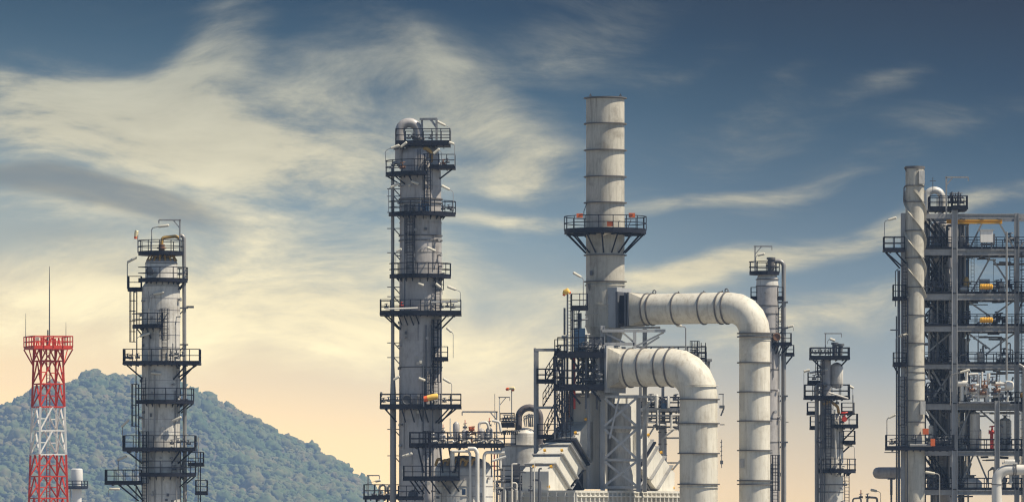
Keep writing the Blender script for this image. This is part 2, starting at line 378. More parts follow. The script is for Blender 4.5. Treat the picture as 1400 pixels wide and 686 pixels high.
def ladder(t, u, w, v0, v1, face=-90, width=6.5, cage=True, m='dark_steel', step=4.5, cage_from=0.0):
    """v0 top, v1 bottom; face = direction the climber's back points to"""
    ca, sa = math.cos(R(face)), math.sin(R(face)); tx, tz = -sa, ca; mb = MB()
    for sgn in (-1, 1): mb.bar((u + tx * sgn * width / 2, v0, w + tz * sgn * width / 2), (u + tx * sgn * width / 2, v1, w + tz * sgn * width / 2), 0.65)
    n = int((v1 - v0) / step)
    for k in range(1, n):
        v = v0 + k * (v1 - v0) / n; mb.bar((u - tx * width / 2, v, w - tz * width / 2), (u + tx * width / 2, v, w + tz * width / 2), 0.35)
    la = t.part('ladder', mb, m)
    if cage and v1 - v0 > 30:
        cb = MB(); bot = v1 - 30; nh = max(2, int((bot - v0) / 12)); rr = 6.2; pts0 = []
        for k in range(nh + 1):
            v = v0 + (bot - v0) * k / nh; pts = []
            for a in range(-110, 111, 22):
                c2, s2 = math.cos(R(a)), math.sin(R(a)); pts.append((u + ca * (c2 + .6) * rr + tx * s2 * rr, v, w + sa * (c2 + .6) * rr + tz * s2 * rr))
            for p, q in zip(pts[:-1], pts[1:]): cb.bar(p, q, 0.45)
            pts0 = pts
        for p in pts0[1::2]: cb.bar((p[0], v0, p[2]), (p[0], bot, p[2]), 0.45)
        t.part('cage', cb, m, la)
    return la

def floodlight(t, u, v, w, top, du, dv, m='frame_steel', head=15.0, r=0.7):
    """pole from (u,v) up to row top, arm and long lamp head reaching du sideways and dv up"""
    sg = 1 if du > 0 else -1
    end = (u + du, top - dv, w - 3)
    L = math.hypot(du, dv); ux, uv = du / L, -dv / L
    p = t.part('floodlight', MB().tube(rpath([(u, v, w), (u, top, w), (end[0] - ux * head * .5, end[1] - uv * head * .5, w - 3)], 4, 5), r, 6), m)
    a = Vector((end[0] - ux * head, end[1] - uv * head, w - 3)); b = Vector(end)
    t.part('lamp_head', MB().tube([a, a + (b - a) * .08, a + (b - a) * .92, b], [0.7, 1.7, 1.9, 0.9], 8), 'lamp_paint', p)
    return p

def davit(t, u, v, w, top, end, r=1.15, m='frame_steel', brace=True, hook=5):
    sg = 1 if end > u else -1
    mb = MB().bar((u, v, w), (u, top, w), r).bar((u - sg * 1.5, top, w), (end, top, w), r)
    if brace: mb.bar((u, top + 11, w), (u + sg * 9, top, w), r * .7)
    mb.bar((end, top, w), (end, top + hook, w), r * .7)
    return t.part('davit', mb, m)

def rings(t, u, vs, Rr, w=0.0, hgt=1.6, over=1.7, m='ring_steel', parent=None):
    for v in vs: t.part('stiffener_ring', MB().band(u, v - hgt / 2, v + hgt / 2, Rr + over, Rr - .5, w), m, parent)

def valve(mb, u, v, w, s=1.0, axis=(1, 0, 0)):
    """flanged valve with bonnet and handwheel, into mesh mb"""
    a = Vector(axis); p = Vector((u, v, w)); mb.mark()
    mb.tube([p - a * 3.4 * s, p - a * 2.6 * s, p - a * 2.6 * s, p - a * 1.2 * s, p + a * 1.2 * s, p + a * 2.6 * s, p + a * 2.6 * s, p + a * 3.4 * s],
            [2.3 * s, 2.3 * s, 1.3 * s, 1.9 * s, 1.9 * s, 1.3 * s, 2.3 * s, 2.3 * s], 10)
    mb.tube([(u, v, w), (u, v - 5.5 * s, w)], [1.5 * s, .6 * s], 8)
    mb.torus((u, v - 5.5 * s, w), (0.15, 1, 0.1), 2.8 * s, .45 * s, 14, 5); mb.hold = False

def windsock(u, v, w, D, top, style, label, base_cat='windsock'):
    t = Thing('windsock', label, base_cat, D, u, w, v, 'windsocks on the galleries')
    t.part('pole', MB().tube([(u, v, w), (u, top, w)], 0.8, 6), 'frame_steel')
    for pts, rs, m in style:
        t.part('sock', MB().tube([(u + a, top + b, w + c) for a, b, c in pts], rs, 12, True), m)
    return t

def clutter(t, u, Rr, v0, v1, n, seed, w0=0.0):
    """flanged nozzles, junction boxes and thin conduits on the visible side of a shell"""
    g_ = random.Random(seed)
    for k in range(n):
        v = g_.uniform(v0, v1); a = R(g_.uniform(-165, -15)); ca, sa = math.cos(a), math.sin(a); kind = g_.random()
        def P_(r): return (u + r * ca, v, w0 + r * sa)
        if kind < .5:
            s_ = g_.uniform(.7, 1.5); L = g_.uniform(2.0, 5.0); e = Vector((ca, 0, sa))
            m_ = MB().tube([P_(Rr - 1), P_(Rr + L)], s_, 10); m_.hold = True; m_.tube([P_(Rr + L), P_(Rr + L + 1.2)], s_ * 1.7, 12)
            t.part('nozzle', m_, g_.choice(('pipe_grey', 'frame_steel', 'cladding')))
        elif kind < .75:
            c = P_(Rr + 1); t.part('junction_box', MB().box(c[0] - g_.uniform(1, 2.4), c[0] + g_.uniform(1, 2.4), v - 2, v + g_.uniform(1, 3), c[2] - 1.2, c[2] + 1.2), g_.choice(('dark_grey', 'lamp_paint', 'dark_grey')))
        else:
            c = P_(Rr + 1); t.part('conduit', MB().tube([c, (c[0], v + g_.uniform(25, 80), c[2])], g_.uniform(.35, .7), 6), g_.choice(('dark_grey', 'pipe_grey')))

# ------------------------------------------------------------------ the setting
def proc_ground(name, c1, c2, sc1):
    m = bpy.data.materials.new(name); m.use_nodes = True; N = NT(m.node_tree); b = m.node_tree.nodes['Principled BSDF']
    oc = N.n('ShaderNodeTexCoord', out=None).outputs['Object']
    a = N.n('ShaderNodeTexNoise', {'Vector': oc, 'Scale': sc1, 'Detail': 8.0, 'Roughness': 0.65})
    m.node_tree.links.new(N.mixc(N.smooth(a, .35, .65), c1, c2), b.inputs['Base Color']); b.inputs['Roughness'].default_value = 0.9
    return m
g_m = proc_ground('gravel', (0.13, 0.12, 0.10), (0.20, 0.18, 0.155), 0.08)
structure(plain_mesh('ground', [(-1450, -60, 0), (1450, -60, 0), (1450, 5220, 0), (-1450, 5220, 0)], [(0, 1, 2, 3)], g_m))
c_m = proc_ground('concrete', (0.17, 0.165, 0.155), (0.23, 0.22, 0.21), 0.25)
structure(plain_mesh('yard_pavement', [(-90, 380, 0.02), (90, 380, 0.02), (90, 560, 0.02), (-90, 560, 0.02)], [(0, 1, 2, 3)], c_m))

# hill
HD = 4500.0; HK = HD / FOC; HS = HD / 2600.0
RIDGE = [(-700, 690), (-450, 668), (-250, 630), (-100, 595), (0, 570), (40, 550), (80, 530), (120, 522), (160, 526), (200, 531), (240, 534), (275, 537), (300, 551),
         (330, 566), (360, 584), (390, 602), (420, 618), (450, 637), (475, 655), (500, 670), (530, 700), (570, 735), (700, 742)]
rx = [(x - 700) * HK for x, y in RIDGE]; rz = [max(0.0, CAMZ + (HOR - y - 3) * HK) for x, y in RIDGE]
def hill_h(x, y):
    h = float(np.interp(x, rx, rz)); d = (y - HD) / (330.0 * HS); x0_, y0_ = x, y; x /= HS; y /= HS
    d += 0.22 * mnoise.noise(Vector((x * .012, y * .004, 3.1)))
    f = max(0.0, math.cos(min(1.0, abs(d)) * math.pi / 2)) ** 1.15
    return h * f + (6.0 * mnoise.noise(Vector((x * .035, y * .02, 0))) + 15 * (.3-abs(mnoise.noise(Vector((x * .013 + y * .004, y * .003, 5)))))) * HS * min(1, h / 50) * f * min(1.0, .25 + abs(d) * 4) - 0.3
nx, ny = 110, 60; X = np.linspace(-560 * HS, 0, nx); Y = np.linspace(HD - 340 * HS, HD + 340 * HS, ny)
f_m = proc_ground('hill_earth', (0.055, 0.065, 0.03), (0.10, 0.085, 0.05), 0.04)
structure(plain_mesh('hill', [(float(x), float(y), hill_h(x, y)) for y in Y for x in X],
                     [(j * nx + i, j * nx + i + 1, (j + 1) * nx + i + 1, (j + 1) * nx + i) for j in range(ny - 1) for i in range(nx - 1)], f_m, True))
# forest on the hill: thousands of lumpy crowns, one mass
import bmesh
def crown(seed):
    bm = bmesh.new(); bmesh.ops.create_icosphere(bm, subdivisions=3, radius=1.0)
    for v in bm.verts:
        n = v.co.normalized(); k = 1 + .42 * mnoise.noise(n * 1.7 + Vector((seed * 9, 0, 0))) + .36 * mnoise.noise(n * 4.3 + Vector((0, seed * 5, 0))) + .30 * mnoise.noise(n * 9 + Vector((seed, 0, 0)))
        v.co = n * k
        if v.co.z < -.3: v.co.z = -.3 + (v.co.z + .3) * .3
    vs = np.array([v.co[:] for v in bm.verts], dtype=np.float32); fs = np.array([[v.index for v in f.verts] for f in bm.faces], dtype=np.int32); bm.free(); return vs, fs
CR = [crown(i) for i in range(7)]
rng = np.random.default_rng(5); AV = []; AF = []; off = 0
for yy in np.arange(HD - 300 * HS, HD + 40 * HS, 4.4 * HS):
    for xx in np.arange(-360 * HS, -52 * HS, 3.2 * HS):
        x = xx + rng.uniform(-2.2, 2.2) * HS; y = yy + rng.uniform(-2.8, 2.8) * HS; h = hill_h(x, y)
        if h < 1: continue
        vs, fs = CR[rng.integers(7)]; r = rng.uniform(.9, 2.1) * (rng.uniform(1.3, 2.2) if rng.random() < .14 else 1); r *= HS; a = rng.uniform(0, 6.28)
        ca, sa = math.cos(a), math.sin(a); hh = rng.uniform(.6, 1.25)
        q = np.stack([(vs[:, 0] * ca - vs[:, 1] * sa) * r + x, (vs[:, 0] * sa + vs[:, 1] * ca) * r + y, vs[:, 2] * r * hh + h + r * .55], 1)
        AV.append(q); AF.append(fs + off); off += len(q)
AV = np.concatenate(AV); AF = np.concatenate(AF)
me = bpy.data.meshes.new('forest'); me.vertices.add(len(AV)); me.vertices.foreach_set('co', AV.astype(np.float32).ravel())
me.loops.add(AF.size); me.loops.foreach_set('vertex_index', AF.ravel()); me.polygons.add(len(AF)); me.polygons.foreach_set('loop_start', np.arange(0, AF.size, 3, dtype=np.int32))
me.update(calc_edges=True); me.validate()
fm = bpy.data.materials.new('foliage'); fm.use_nodes = True; N = NT(fm.node_tree); b = fm.node_tree.nodes['Principled BSDF']
oc = N.n('ShaderNodeTexCoord', out=None).outputs['Object']
big = N.n('ShaderNodeTexNoise', {'Vector': oc, 'Scale': 0.017, 'Detail': 4.0, 'Roughness': .6}); sm = N.n('ShaderNodeTexNoise', {'Vector': oc, 'Scale': 0.13, 'Detail': 5.0, 'Roughness': .7})
cl = N.ramp(N.m('ADD', N.m('MULTIPLY', big, .6), N.m('MULTIPLY', sm, .4)), [(.32, (.035, .062, .025)), (.42, (.065, .098, .034)), (.50, (.105, .125, .048)), (.57, (.15, .14, .06)), (.66, (.19, .14, .08))])
fm.node_tree.links.new(cl, b.inputs['Base Color']); b.inputs['Roughness'].default_value = .85; b.inputs['Specular IOR Level'].default_value = .15
me.materials.append(fm)
fo = bpy.data.objects.new('forest', me); col.objects.link(fo); fo['kind'] = 'stuff'; fo['label'] = 'hazy green woodland covering the hill behind the refinery'; fo['category'] = 'forest'

# the air
hm = bpy.data.materials.new('haze_air'); hm.use_nodes = True; t = hm.node_tree; t.nodes.clear(); N = NT(t)
pv = N.n('ShaderNodeVolumePrincipled', {'Color': (0.40, 0.60, 0.95, 1.0), 'Density': 0.000115, 'Anisotropy': 0.0})
N.n('ShaderNodeOutputMaterial', {'Volume': pv}, out=None)
hz = MB().box(-1500, 1500, -141, 1, -80, 5260)
plain = plain_mesh('haze', [(a, c, -b_) for a, b_, c in hz.v], hz.f, hm); plain['kind'] = 'stuff'
plain['label'] = 'thin blue haze in the air between the plant and the hill'; plain['category'] = 'haze'

# ================================================================== lattice mast, far left
t = Thing('lattice_mast', 'red and white lattice mast with a railed top and whip antennas', 'mast', 470, 66, 0)
def leg_u(v): return 13.6 + (v - 500) * 0.021          # half width grows downward
BANDS = [(462, 556, 'red_paint'), (556, 621, 'mast_white'), (621, 740, 'red_paint'), (740, 850, 'mast_white'), (850, t.v, 'red_paint')]
def mx4(v):
    a = leg_u(v); c, s_ = math.cos(R(24)), math.sin(R(24)); return [(66 + x * a * c * 1.18 - y * a * s_ * 1.18, v, x * a * s_ * 1.18 + y * a * c * 1.18) for x, y in ((-1, -1), (1, -1), (1, 1), (-1, 1))]
for v0, v1, m in BANDS:
    q0, q1 = mx4(v0), mx4(v1)
    for i in range(4): t.part('leg', MB().bar(q0[i], q1[i], 1.5), m)
    nb = max(1, round((v1 - v0) / 31)); br = MB()
    for k in range(nb):
        a = v0 + (v1 - v0) * k / nb; c = v0 + (v1 - v0) * (k + 1) / nb; qa, qc = mx4(a), mx4(c)
        for i in range(4):
            j = (i + 1) % 4; mid = [(qa[i][d] + qa[j][d]) / 2 for d in range(3)]; mid[1] = a
            br.bar(qc[i], mid, 1.05).bar(qc[j], mid, 1.05).bar(qc[i], qc[j], .95)
            h1 = [(qc[i][d] + mid[d]) / 2 for d in range(3)]; br.bar(h1, (qa[i][0] * .5 + qc[i][0] * .5, (a + c) / 2, qa[i][2] * .5 + qc[i][2] * .5), .7)
    t.part('bracing', br, m)
    lm = MB()
    for sgn in (-2.2, 2.2): lm.bar((66 + sgn, v0, 0), (66 + sgn, v1, 0), .8)
    for k in range(int((v1 - v0) / 5)): lm.bar((63.8, v0 + k * 5, 0), (68.2, v0 + k * 5, 0), .4)
    t.part('ladder', lm, m)
sqp = [(66 + x * 31 * .82 - y * 31 * .30, x * 31 * .30 + y * 31 * .82) for x, y in ((-1, -1), (1, -1), (1, 1), (-1, 1))]
dk_ = MB().prism([(a, 475, c) for a, c in sqp], (0, 2.6, 0))
pl = t.part('platform', dk_, 'red_paint')
railing(t, sqp, 475, pl, True, 15, .75, 15, 'red_paint')
kb = MB(); q = mx4(500)
for i in range(4): kb.bar((sqp[i][0], 477.5, sqp[i][1]), q[i], 1.0); kb.bar(((sqp[i][0] + sqp[(i + 1) % 4][0]) / 2, 477.5, (sqp[i][1] + sqp[(i + 1) % 4][1]) / 2), q[i], .8)
t.part('brackets', kb, 'red_paint', pl)
for u, top, r in ((67.5, 364, .75), (35, 428, .4), (90, 440, .4)):
    t.part('antenna', MB().tube([(u, 476, 2), (u, top + (430 - top) * .5 if top < 400 else top + 10, 2), (u, top, 2)], [r * 1.4, r, r * .5], 6), 'dark_grey')
t.part('antenna', MB().tube([(65.5, 474, -1), (65.5, 451, -1)], 1.0, 6), 'dark_grey')
t.part('aerial_box', MB().box(50, 55, 461, 467, -18, -14), 'lamp_paint')

# distant pale flare drum by the mast
t = Thing('distant_stack', 'small pale distant stack with a dark gallery right of the mast', 'chimney', 900, 105, 0)
t.part('shell', MB().lathe(105, [(640, 6.5), (641, 8), (656, 8.5), (662, 6.5), (t.v, 7.5)], 0, 24), 'mast_white')
pl = ring_platform(t, 105, 666, 15, 6.5, h=9, gusset=False, th=2)
t.part('pipe', MB().tube([(96, 668, 2), (96, t.v, 2)], 1.2, 6), 'cladding_light')

# ================================================================== left column
t = Thing('process_column', 'grey clad column before the hill, second structure from the left, with many dark galleries', 'column', 440, 220, group='clad process columns')
t.part('shell', MB().lathe(220, [(392, 26), (399, 26.2), (t.v, 26.4)], 0, 48), 'cladding_light')
t.part('upper_shell', MB().lathe(220.5, [(359, 22), (386, 22), (392, 25.8)], 0, 48), 'cladding_light')
t.part('head', MB().lathe(220.5, [(350.5, .5), (351, 8), (353, 15), (356, 20), (359, 22)], 0, 48), 'cladding')
rings(t, 220, (408, 424, 440, 458, 475, 520, 541, 573, 590, 640, 675), 26.1, hgt=.9, over=.5, m='cladding')
rings(t, 220.5, (360.5,), 21.6, hgt=1.2, over=.6)
# top: nozzle, valves, lagged bends
t.part('nozzle', MB().tube([(221, 351, 0), (221, 334, 0)], 4.2, 14).band(221, 338, 340, 6.3, 4).band(221, 343, 345, 6.3, 4), 'rust_steel')
t.part('lagged_bend', MB().tube(rpath([(221, 334, 0), (222, 325, 0), (240, 323, 0), (246, 326, 0)], 4, 6), 2.3, 12), 'ochre_lagging')
b_ = MB()
for k in range(8):
    a = R(200 + k * 22); b_.tube([(221 + 9 * math.cos(a), 352, 9 * math.sin(a)), (221 + 17 * math.cos(a), 349 + (k % 3), 17 * math.sin(a)), (221 + 21 * math.cos(a), 357, 21 * math.sin(a))], 1.3, 6)
t.part('spray_pipes', b_, 'ochre_lagging')
t.part('vapour_pipe', MB().tube(rpath([(247, 322, 0), (251.5, 322, 0), (252, 420, 0), (253.5, 600, 0), (254, t.v, 0)], 5), 2.7, 12), 'pipe_grey')
sb = MB()
for v in (420, 470, 545): sb.box(243, 257, v, v + 1.8, -4, 4).bar((243, v + 12, 0), (254, v + 1, 0), .9)
sb.box(255, 265, 418, 421, -2, 2)
t.part('pipe_brackets', sb, 'dark_grey')
ring_platform(t, 220, 346, 31, 6, 0, 360, h=17, gusset=False)
ring_platform(t, 221, 383, 35.5, 22, -150, 20, h=17, rshell=22, braces=(-20, 15), drop=13)
ring_platform(t, 221, 383, 35.5, 22, 20, 60, h=17, gusset=False)
rect_platform(t, 175, 194, -10, 12, 395, 'lfr', h=17)
ring_platform(t, 221, 446, 40, 26, -178, -84, h=17, braces=(-150, -120), drop=14)
rect_platform(t, 170, 275, -36, 6, 496, 'lfr', h=18, braces=(((270, 500, -30), (244, 516, -8)), ((266, 500, -6), (246, 520, 0)), ((176, 500, -30), (196, 518, -8)), ((256, 500, -34), (238, 519, -18))))
ring_platform(t, 221, 549, 44, 26, -140, 12, h=18, braces=(5, -25), drop=12)
rect_platform(t, 170, 269, -38, 4, 613.5, 'lfr', h=18, braces=(((264, 617, -30), (244, 633, -10)), ((248, 617, -36), (236, 633, -20)), ((176, 617, -30), (196, 634, -8))))
ring_platform(t, 222, 648, 46, 27, -130, 10, h=18, braces=(4, -25), drop=14)
rect_platform(t, 145, 196, -30, 8, 659, 'lfb', h=17, braces=(((164, 662, -26), (190, 684, -10)), ((176, 662, -26), (197, 684, -14)), ((186, 662, -10), (199, 686, -8))))
rect_platform(t, 257, 279, -8, 10, 634, 'rf', h=16); rect_platform(t, 267, 284, -8, 10, 673, 'lrf', h=17)
ladder(t, 187, 0, 397, 497, 180, 6, True); ladder(t, 190, -6, 525, 612, 180, 7, True)
ladder(t, 227, -30, 423, 494, -90, 7, True); ladder(t, 198, -26, 516, 550, -90, 6, False); ladder(t, 199, -26, 590, 690, -90, 6, True); ladder(t, 274, 0, 617, 690, 0, 6, False)
cb = MB()
for u, a, c in ((205, 399, 690), (213, 505, 690), (186, 499, 690), (238, 470, 496), (243, 595, 690), (247, 601, 690), (271, 597, 690)):
    cb.tube([(u, a, -27 if 195 < u < 245 else 0), (u, c, -27 if 195 < u < 245 else 0)], .9, 6)
t.part('riser_pipe', cb, 'pipe_grey')
vb = MB()
for u, v, w in ((176, 489, -20), (181, 490, -25), (236, 486, -30), (243, 484, -26), (251, 486, -22), (237, 606, -30), (245, 604, -25), (252, 603, -20), (259, 606, -20), (240, 641, -30), (250, 640, -26), (190, 489, -28)):
    valve(vb, u, v, w, .9)
t.part('valves', vb, 'dark_grey')
nb = MB().tube([(208, 372, -18), (206, 372, -28)], 4.0, 14).tube([(206.5, 372, -25), (206, 372, -27.5)], 5.6, 14)
t.part('manway', nb, 'dark_grey')
floodlight(t, 208, 346, -10, 312, 24, 3.5); floodlight(t, 174.5, 395, -6, 359, 13, 7)
floodlight(t, 169, 613, -20, 582, 9, 9); floodlight(t, 163, 659, -20, 628, 12, 5)
for u, v, du, dv in ((211, 404, 20, 4), (194, 462, 18, 6), (244, 575, 11, 5), (210, 510, 18, -1), (155, 668, 16, 0)):
    floodlight(t, u - 5 if du > 0 else u, v + 10, -26, v, du, dv, r=.45)
davit(t, 246, 346, -4, 301, 217.5)
windsock(189, 346, -8, 440, 318, [([(0, 0, 0), (-1.5, -1, 0), (-2.5, 3, -1), (-3, 6, -1)], [2.2, 3.4, 2.6, 2.2], 'sock_cream'), ([(-3, 6, -1), (-3.2, 9, -1)], [2.3, 1.8], 'sock_orange')],
         'limp cream windsock with orange tip on top gallery of the left column')

clutter(t, 220, 26.3, 400, 690, 46, 1)

# ================================================================== tall column
t = Thing('process_column', 'tallest clad column with a gooseneck pipe at its crown, left of centre', 'column', 441, 575, group='clad process columns')
t.part('shell', MB().lathe(575, [(243, 28), (276, 28.4), (502, 29.4), (t.v, 30)], 0, 48), 'cladding')
t.part('upper_shell', MB().lathe(575, [(210, 25.5), (226, 27), (243, 28)], 0, 48), 'cladding')
t.part('head', MB().lathe(575, [(196, .5), (197, 10), (200, 18), (205, 23.5), (210, 25.5)], 0, 48), 'cladding')
rings(t, 575, (272.5, 278, 322.5, 329, 502), 28.6, hgt=1.6, over=1.6, m='ring_steel')
rings(t, 575, (255, 305, 345, 360, 398, 414, 452, 470, 486, 520, 588, 625), 28.5, hgt=.8, over=.9, m='cladding')
t.part('gooseneck', MB().tube(rpath([(572, 205, 0), (572, 168, 0), (546.5, 168, 0), (546.5, 222, 0), (556, 230, 0)], 12.7, 10), 6.6, 18), 'cladding')
t.part('gooseneck_flange', MB().band(572, 188, 191, 8.8, 6, 0, 20).band(546.5, 203, 205, 8.6, 6, 0, 20), 'ring_steel')
rect_platform(t, 541, 616, -28, 24, 196, 'lfrb', h=18, th=4.5)
fr = MB()
for p, q_ in (((577, 198, -4), (577, 163, -4)), ((597, 205, -10), (597, 163, -10)), ((574, 163.5, -6), (598, 163.5, -10)), ((588, 163, -8), (597, 175, -10))): fr.bar(p, q_, 1.7)
t.part('davit', fr, 'frame_steel')
ring_platform(t, 575, 238.5, 48, 26, -185, -78, h=18, braces=(-170, -140, -110), drop=12)
rect_platform(t, 588, 623, -30, 8, 229, 'lfr', h=16, braces=(((618, 233, -20), (600, 246, -8)),))
ring_platform(t, 577, 293, 46, 28, -172, 6, h=17, braces=())
ring_platform(t, 574.5, 377.5, 42, 29, -176, 8, h=17)
rect_platform(t, 520, 631, -42, 10, 428, 'lfrb', h=17, th=4, braces=(((530, 432, -36), (548, 450, -10)), ((526, 432, -10), (547, 451, 0)), ((622, 432, -36), (603, 450, -10)), ((612, 432, -40), (596, 449, -20))))
kb = MB()
for u in (548, 556, 564, 572): kb.bar((u - 3, 432, -38), (u + 2, 445, -27), .9)
t.part('brackets', kb, 'dark_steel')
rect_platform(t, 594, 613, -30, 0, 490.5, 'lfr', h=16)
rect_platform(t, 520, 631, -42, 10, 555, 'lfrb', h=16, th=4, braces=(((624, 559, -36), (600, 578, -16)), ((614, 559, -38), (596, 578, -20)), ((619, 559, -10), (603, 577, -4)), ((527, 559, -30), (542, 576, -10))))
kb = MB()
for u in (553, 565, 576, 584): kb.bar((u - 3, 559, -38), (u + 2, 577, -28), .9)
t.part('brackets', kb, 'dark_steel')
t.part('vapour_pipe', MB().tube(rpath([(548, 224, -4), (537, 222, -4), (536.5, 240, -4), (537, 500, -4)], 5), 2.4, 12), 'pipe_grey')
t.part('lower_pipe', MB().tube([(537, 500, -4), (537.5, 540, -4), (537.5, 700, -4), (537.5, t.v, -4)], [2.4, 4.2, 4.4, 4.4], 14), 'pipe_grey')
sb = MB()
for v in (258, 268, 290, 312, 345, 392, 405, 468, 488, 586, 622): sb.box(529.5, 547, v, v + 1.1, -5, -3).bar((538, v, -4), (547, v + 10, -4), .8)
t.part('pipe_brackets', sb, 'dark_grey')
ladder(t, 561, -30, 282, 377, -90, 8, True); ladder(t, 585, -30, 213, 291, -90, 8, True); ladder(t, 599, -24, 383, 427, -60, 7, True)
ladder(t, 596, -26, 438, 553, -75, 7, True); ladder(t, 585, -30, 505, 553, -90, 7, False)
cb = MB()
for u, a, c in ((554, 281, 430), (567, 280, 376), (583, 445, 560), (590, 445, 560), (579, 500, 690), (592, 560, 690), (575, 206, 240), (572, 206, 240)):
    cb.tube([(u, a, -31), (u, c, -31)], 1.0, 6)
t.part('riser_pipe', cb, 'dark_grey')
vb = MB()
for u, v, w in ((559, 190, -20), (565, 188, -20), (572, 190, -22), (589, 190, -18), (606, 224, -20), (612, 223, -22), (536, 231, -30), (606, 287, -26), (614, 286, -24), (618, 288, -20), (604, 421, -34), (612, 420, -30), (620, 421, -30), (525, 549, -30), (532, 548, -34), (544, 548, -36), (608, 549, -30), (616, 547, -30), (529, 421, -30)):
    valve(vb, u, v, w, .85)
t.part('valves', vb, 'dark_grey')
rv = MB(); valve(rv, 551, 231, -34, 1.2); t.part('red_valve', rv, 'rust_steel')
rv = MB(); valve(rv, 549.5, 419, -34, .9); t.part('red_valve', rv, 'red_paint')
rv = MB(); valve(rv, 606, 226, -26, 1.1); t.part('red_valve', rv, 'rust_steel')
t.part('manway', MB().tube([(557, 547, -24), (557, 547, -36)], 5.2, 16).torus((557, 547, -36), (0, 0, 1), 6.2, 1.1, 20, 6), 'dark_grey')
t.part('insulation_panel', MB().lathe(575, [(280, 29.0), (290, 29.0)], 0, 10, -95, -60), 'blue_paint')
t.part('lagged_pipe', MB().tube([(528, 424, -44), (572, 422.5, -44)], 1.2, 8).tube([(588, 414.5, -40), (626, 413.5, -40)], 1.4, 8), 'pipe_white')
t.part('lagged_bend', MB().tube(rpath([(578, 208, -18), (582, 203, -24), (590, 210, -24), (590, 222, -20)], 4), 2.6, 10), 'ochre_lagging')
for u, v, top, du, dv in ((528, 238, 208, 19, 7), (546, 214, 206, 11, 9), (622, 229, 200, -8, 3), (604, 228, 204, -11, -9), (620, 293, 264, -16, 8), (532, 293, 260, 14, 7), (562, 262, 250, 11, -4), (617, 196, 178, -19, 9),
                          (630, 428, 400, -18, 7), (605, 404, 396, -9, 7), (571, 391, 388, 9, -4), (542, 377, 346, 8, 4), (580, 346, 338, 16, -7), (620, 490, 457, -9, 8), (572, 520, 517, 10, -4), (537, 525, 521, 10, 6), (618, 555, 525, -12, 7), (550, 655, 624, 12, 3)):
    floodlight(t, u, v, -36, top, du, dv, r=.45, head=min(13, abs(du)))
t.part('beacon', MB().lathe(522, [(536, .8), (537, 1.6), (541, 1.6), (543, .6)], -30, 10), 'dark_grey')
windsock(580, 556, -44, 441, 548, [([(0, -2, 0), (2, -2, 0), (5, -3, 0)], [3.8, 3.9, 3.9], 'sock_orange'), ([(5, -3, 0), (11, -4.5, 0), (18, -6, 0), (19.5, -6, 0)], [3.9, 4.1, 3.8, 2.5], 'sock_yellow')],
         'blown out orange and yellow windsock on the lower gallery of the tallest column')

clutter(t, 575, 29.3, 245, 690, 64, 2)

# ================================================================== far column behind the ducts
t = Thing('process_column', 'slender grey column behind the tall duct with a bent pipe down its right side', 'column', 485, 1049, group='clad process columns')
t.part('shell', MB().lathe(1049, [(391, 15.4), (t.v, 15.6)], 0, 40), 'cladding')
t.part('head', MB().lathe(1049, [(374, 12), (381, 14.5), (391, 15.4)], 0, 40), 'cladding_light')
rings(t, 1049, (382, 391, 418, 429, 449, 505, 533, 572, 604, 640), 15, hgt=1.3, over=1.0, m='ring_steel')
ring_platform(t, 1045, 373, 20.5, 5, h=15, gusset=False, th=2.8)
t.part('overhead_pipe', MB().tube(rpath([(1052, 378, 0), (1052, 357, 0), (1072, 357, 0), (1072.5, 480, 0), (1072.5, t.v, 0)], 7), [3.6] * 2 + [3.4] * 20, 12) if False else MB().tube(rpath([(1052, 378, 0), (1052, 357, 0), (1071.5, 357, 0), (1072.5, t.v, 0)], 7), 3.0, 12), 'pipe_grey')
t.part('nozzle', MB().tube([(1054, 374, -3), (1054, 354, -3)], 4.6, 14).band(1054, 352, 355, 6, 4, -3, 16).band(1054, 362, 364, 6, 4, -3, 16), 'ring_steel')
davit(t, 1032, 373, -6, 337, 1055, r=1.0)
floodlight(t, 1033, 360, -8, 350, 12, 3, r=.4, head=10)
rect_platform(t, 1055, 1082, -16, 6, 470, 'lfr', h=14, th=2.8, braces=(((1078, 473, -6), (1064, 488, 0)),))
rect_platform(t, 1074, 1086, -6, 8, 484, 'lfr', h=12, th=2.8, braces=(((1083, 487, 0), (1074, 498, 0)),))
rect_platform(t, 1026, 1036, -6, 6, 407, 'lf', h=14); rect_platform(t, 1062, 1071, -8, 6, 407, 'rf', h=14)
sb = MB()
for v in (412, 447, 540, 603): sb.box(1060, 1077, v, v + 2.2, -4, 4).bar((1072, v + 2, 0), (1063, v + 12, 0), .9)
sb.box(1070, 1078, 576, 577, -2, 2)
t.part('pipe_brackets', sb, 'dark_grey')
t.part('manway', MB().tube([(1060, 461, -12), (1061, 461, -19)], 5, 14).torus((1061, 461, -19), (0, 0, 1), 4.6, 1, 16, 6), 'rust_steel')
ladder(t, 1066, -10, 420, 470, -60, 5, False); ladder(t, 1059, -17, 622, 700, -90, 7, True)
cb = MB()
for u in (1065, 1068): cb.tube([(u, 480, -6), (u, 700, -6)], .9, 6)
cb.tube([(1034, 395, -4), (1034, 440, -4)], .8, 6)
t.part('riser_pipe', cb, 'pipe_grey')
kb = MB()
for k in range(4): kb.bar((1056 + k * 4, 473, -14), (1052 + k * 4, 484, -12), .9)
t.part('brackets', kb, 'dark_steel')
floodlight(t, 1085, 452, 0, 445, -9, -2, r=.4, head=9)

clutter(t, 1049, 15.5, 395, 690, 22, 3)

